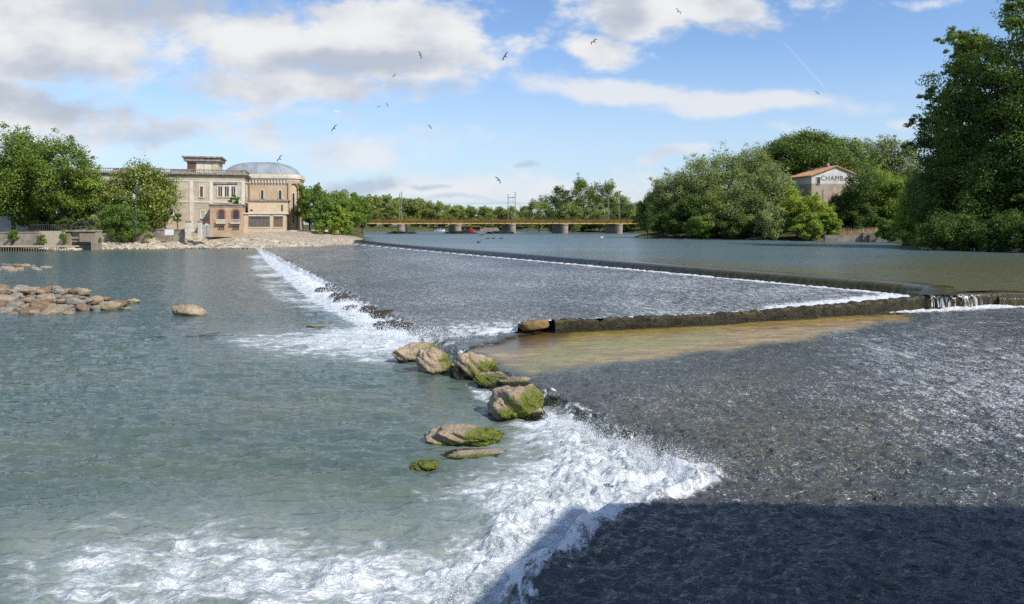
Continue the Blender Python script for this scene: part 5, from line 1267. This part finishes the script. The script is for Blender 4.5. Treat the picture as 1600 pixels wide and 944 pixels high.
boat(687, 16, (.62, .64, .66), (.16, .26, .42), 'white boat with a blue cabin moored beyond the bridge')
boat(737, 12, (.45, .05, .05), (.5, .07, .06), 'red boat moored beside the driftwood beyond the bridge')
boat(727, 10, (.05, .05, .06), (.08, .08, .09), 'dark boat just left of the red one')
bg_ = empty('barge', (X_(765, 405), 405, UZ), 0, 'long low pink-grey barge lying far beyond the middle span', 'barge')
MB().box(-5.2, 5.2, -1.2, 1.2, -.3, 1.5).build('hull', M_pier, bg_); MB().box(-3.4, 4.6, -1.0, 1.0, 1.5, 2.1).build('hatch', M_conc, bg_)
MB().box(-5.2, -4.0, -.9, .9, 1.5, 2.9).build('wheelhouse', M_shut, bg_)

# ------------------------------------------------------------------ house with painted gable
HZ = math.radians(12.4); HC = (X_(1268, 195), 195.0, 5.5)
HO = empty('gabled_house', HC, HZ, 'old riverside house with a tiled roof and large painted letters on its gable', 'house')
ez = 18.7 - 5.5; az = 21.2 - 5.5; GW = 14.5
M_gable = simple('dirty_whitewash', (.52, .50, .46), (.68, .66, .61), .5, .9, .1, .3, .02)
M_brownw = simple('bare_brown_render', (.36, .29, .22), (.48, .40, .31), .6, .9, .1, .5, .03)
M_tile = simple('terracotta_tiles', (.36, .19, .10), (.52, .31, .18), 1.0, .9, .1, .7, .06, stretch=(1, 4, 1))
MB().box(0, GW, 0, 10, -3, ez - 2.0).build('lower_wall', M_brownw, HO)
MB().xz([(-.0, ez - 1.998), (GW, ez - 1.998), (GW, ez), (GW / 2, az), (0, ez)], -.02, 10).build('gable_wall', M_gable, HO)
m = MB(); m.xz([(-.6, ez - .15), (GW / 2, az + .05), (GW + .6, ez - .15), (GW + .6, ez + .12), (GW / 2, az + .34), (-.6, ez + .12)], -.45, 10.4); rf = m.build('roof', M_tile, HO)
m = MB(); 
for i in range(26):
    y = -.4 + i * .42; m.tube([(-.62, y, ez + .1), (GW / 2, y, az + .34)], .11, 5); 
for i in range(26):
    y = -.4 + i * .42; m.tube([(GW / 2, y, az + .34), (GW + .62, y, ez + .1)], .11, 5)
m.build('ridge_tiles', M_tile, rf)
window(HO, 1.5, 2.5, ez - 2.1 , ez - .3, -.02, fm=M_gable, fr=.12, bars=0)
MB().box(GW / 2 - .35, GW / 2 + .35, 3, 3.7, az, az + 1.3).build('chimney', M_brownw, rf)
cu = bpy.data.curves.new('lettering', 'FONT'); cu.body = 'CHAMB'; cu.size = 1.9; cu.extrude = .012; cu.offset = 0; cu.space_character = 1.08
to = bpy.data.objects.new('lettering_src', cu); COL.objects.link(to)
dg = bpy.context.evaluated_depsgraph_get(); dg.update(); tm = bpy.data.meshes.new_from_object(to.evaluated_get(dg)); bpy.data.objects.remove(to)
lt = link('lettering', tm, simple('faded_black_paint', (.04, .045, .06), (.09, .095, .11), 2, .9), HO); tm.materials.clear(); tm.materials.append(MATS['faded_black_paint'])
lt.rotation_euler = (math.radians(90), 0, 0); lt.location = (2.7, -.045, ez - 1.15)
up2 = empty('utility_pole', (X_(1286, 186), 186, 5.0), 0, 'weathered pole with a single crossarm in front of the painted gable', 'utility pole')
MB().tube([(0, 0, -2), (0, 0, Z_(297, 186) - 5)], .20, 7, .14).build('pole', M_barkpale, up2); MB().box(-.9, .2, -.1, .1, Z_(299, 186) - 5, Z_(298, 186) - 5).build('crossarm', M_barkpale, up2)
# concrete quay on the right bank
qe = empty('right_quay', (X_(1300, 170), 170, UZ), math.radians(-10), 'low grey concrete quay on the right bank below the dry grass', 'wall')
qe.name = 'concrete_quay'
MB().box(-1.5, 13.5, 0, 1.4, -.8, Z_(367.5, 170) - UZ).build('face', M_conc, qe); MB().box(6.5, 9.8, -.8, 1.0, -.8, Z_(363.5, 170) - UZ).build('buttress', M_conc, qe)
# fallen branches at the bank
m = MB(); r_ = random.Random(4)
for i in range(9): a = r_.uniform(-.3, .9); L = r_.uniform(1.5, 4); m.tube([(i * .4, 0, .1), (i * .4 + L * .5, -.4, .5 + .2 * a), (i * .4 + L, -1, .15 + a)], .08, 5, .03)
o = m.build('driftwood', M_barkpale); o.location = (X_(1165, 189), 189, UZ); tag(o, 'bleached fallen branches at the foot of the right bank willows', 'driftwood')
m = MB(); x, y = on(785, 598, .3)
for i in range(26): a = r_.uniform(0, 3.1); L = r_.uniform(.4, 1.2); m.tube([(0, 0, 0), (math.cos(a) * L * .5 + r_.uniform(-.1, .1), -.1, .22), (math.cos(a) * L, r_.uniform(-.4, .3), r_.uniform(.0, .35))], .012, 4, .006)
o = m.build('twig_tangle', M_barkpale); o.location = (x + .3, y - .2, .35); tag(o, 'tangle of dry twigs caught between the boulders on the weir lip', 'driftwood')
m = MB(); m.tube([(0, 0, .01), (.6, .15, .03), (1.2, .2, -.02)], .03, 5, .02); m.tube([(1.6, .35, -.01), (2.6, .5, .02), (4.2, .75, .01)], .03, 5, .012); m.tube([(2.5, .4, .04), (3.4, .9, .12)], .03, 4)
o = m.build('floating_branch', M_bark); o.location = (*on(232, 528), .02); tag(o, 'thin dark branch lying awash between the wedge boulder and the foam', 'driftwood')

# ------------------------------------------------------------------ birds
M_gull = simple('dark_plumage', (.05, .05, .055), (.10, .10, .11), 3, .8); M_gullw = simple('white_plumage', (.62, .62, .62), (.75, .75, .75), 3, .8)
def bird_mesh(flap, sweep):
    m = MB(); b = [(-.30, 0), (-.2, .05), (0, .085), (.14, .07), (.22, .04), (.30, .012)]
    for x, r in b:
        for j in range(6):
            a = math.pi * 2 * j / 6; m.v.append((r * math.cos(a), x, r * math.sin(a) * .85))
    for i in range(5):
        for j in range(6): m.f.append((i * 6 + j, i * 6 + (j + 1) % 6, (i + 1) * 6 + (j + 1) % 6, (i + 1) * 6 + j))
    m.add([(-.10, -.42, .005), (.10, -.42, .005), (.04, -.24, .02), (-.04, -.24, .02), (0, -.36, -.015)], [(0, 1, 2, 3), (0, 4, 1), (1, 4, 2), (2, 4, 3), (3, 4, 0)])
    for s in (-1, 1):
        st = [(0.05, .10, -.10, 0), (.30, .16, -.06, .10 * flap), (.46, .13 - .05 * sweep, -.08 - .1 * sweep, .12 * flap), (.68, .0 - .15 * sweep, -.14 - .2 * sweep, .02 * flap)]
        v = []
        for x, yf, yb_, z in st: v += [(s * x, yf, z + .012), (s * x, (yf + yb_) / 2, z + .022), (s * x, yb_, z), (s * x, (yf + yb_) / 2, z - .012)]
        f = []
        for i in range(3):
            for j in range(4): f.append((i * 4 + j, i * 4 + (j + 1) % 4, (i + 1) * 4 + (j + 1) % 4, (i + 1) * 4 + j))
        f += [(0, 3, 2, 1), (12, 13, 14, 15)]; m.add(v, f)
    return m
BM = [bird_mesh(f_, s_) for f_, s_ in ((.6, .3), (1.6, .6), (.2, .9))]
BME = []
for i, bmm in enumerate(BM):
    me = bpy.data.meshes.new('gull'); me.from_pydata(bmm.v, [], bmm.f); BME.append(me)
def gull(px, py, span, ang, variant, mt, label, tilt=55):
    Y = 1.36 * F / max(4, span) / 1.0; Y = min(Y, 150) ; sc = span * Y / F / 1.36
    me = BME[variant].copy(); o = link('gull', me, mt); o.location = (X_(px, Y), Y, Z_(py, Y)); o.scale = (sc,) * 3
    # wings in the picture plane, rolled by ang
    o.rotation_mode = 'QUATERNION'
    q = Matrix.Rotation(math.radians(-ang), 4, 'Y') @ Matrix.Rotation(math.radians(tilt), 4, 'X'); o.rotation_quaternion = q.to_quaternion()
    tag(o, label, 'gull', 'gulls in flight')
G = [(437, 248, 13, 55, 1, 0, 'dark gull just above the zinc dome with one wing straight up'), (522, 200, 13, 50, 0, 0, 'thin-winged gull right of the dome, left of the blue gap'), (616, 118, 8, 50, 1, 0, 'small dark gull against the grey belly of the middle cloud'), (605, 164, 7, -60, 0, 0, 'right of two tiny gulls under the middle cloud'), (592, 167, 5, 10, 0, 0, 'left of two tiny gulls under the middle cloud'), (600, 133, 6, 20, 0, 1, 'white gull against the underside of the middle cloud'),
     (657, 86, 12, -72, 2, 0, 'gull with nearly upright wings inside the middle cloud'), (672, 198, 9, -48, 2, 0, 'gull in the pale blue gap below the middle cloud'), (789, 88, 15, 58, 0, 0, 'large dark gull at the right end of the middle cloud'), (779, 281, 13, -52, 2, 0, 'dark gull low above the bridge and far treeline'), (928, 65, 13, 38, 1, 0, 'gull with bent wings between the two right-hand clouds'), (1060, 18, 12, -45, 1, 0, 'highest gull, against the top right cloud'), (1277, 145, 9, -38, 2, 0, 'gull at the lower end of the vapour trail'), (526, 174, 8, 5, 0, 1, 'pale gull faint above the thin-winged one'), (753, 367.5, 9, 10, 1, 0, 'gull flapping low over the water before the second span')]
for px, py, sp_, an, va, wh, lb in G: gull(px, py, sp_, an, va, M_gullw if wh else M_gull, lb)
def duck(px, py, label, mt, sc=1.0):
    x, y = on(px, py, UZ); m = MB(); b = [(-.28, .02, .12), (-.2, .10, .08), (0, .15, .08), (.16, .12, .08), (.24, .05, .12), (.27, .055, .26), (.33, .05, .30), (.42, .015, .28)]
    for q, r, z in b:
        for j in range(8):
            a = math.pi * 2 * j / 8; m.v.append((q, r * math.cos(a), z + r * math.sin(a)))
    for i in range(len(b) - 1):
        for j in range(8): m.f.append((i * 8 + j, i * 8 + (j + 1) % 8, (i + 1) * 8 + (j + 1) % 8, (i + 1) * 8 + j))
    m.f += [tuple(range(8))[::-1], tuple(range(len(b) * 8 - 8, len(b) * 8))]
    o = m.build('water_bird', mt, None, smooth=True); o.location = (x, y, UZ); o.scale = (sc * 1.6,) * 3; tag(o, label, 'water bird', 'birds resting on the river')
duck(748, 379.5, 'dark water bird nearest the crest in mid river', M_gull); duck(762.5, 373.5, 'left of three dark birds in a line on the river', M_gull); duck(771, 373.3, 'middle of three dark birds in a line on the river', M_gull); duck(783, 373.5, 'right of three dark birds in a line on the river', M_gull)
duck(553, 373.6, 'pale bird on the water by the left end of the crest', M_gullw); duck(569, 375.6, 'dark bird standing at the left end of the crest', M_gull); duck(940, 372, 'white bird on the water before the fourth pier', M_gullw, 1.1)

# ------------------------------------------------------------------ unseen building added outside the picture, shaped to shade the foreground
ML = empty('shadow_caster', (0, 4.4, 0), 0, 'unseen tall stone building added on the near right bank, shaped to cast the foreground shadow', 'shadow caster')
def caster():
    yw = 4.4
    def cast(px, py, z):       # where the sun ray through that foreground point meets the added building's river wall
        x, y = on(px, py, z); d = (y - yw) / math.cos(AZ); return x + d * math.sin(AZ), z + d * math.tan(EL)
    a = cast(715, 960, 0.1); b = cast(900, 781, .42); c = cast(1600, 793, .47)
    sl = (c[1] - b[1]) / (c[0] - b[0])
    xr = 60; pts = [(a[0] - .4, -1), (xr, -1), (xr, b[1] + sl * (xr - b[0])), (b[0], b[1]), (a[0] - .4, a[1] - .4)]
    MB().xz(pts, 0, -12).build('wall', M_rub, ML)
    for i in range(8):
        for j in range(3):
            x, z = 12 + i * 5.5, 3.5 + j * 4
            f = MB().box(x, x + .15, -.05, .12, z, z + 2).box(x + 1.15, x + 1.3, -.05, .12, z, z + 2).box(x + .15, x + 1.15, -.05, .12, z + 1.85, z + 2).box(x + .15, x + 1.15, -.05, .2, z - .1, z).build('window', M_trim, ML)
            MB().box(x + .15, x + 1.15, .0, .04, z, z + 1.85).build('pane', M_glass, f)
caster()
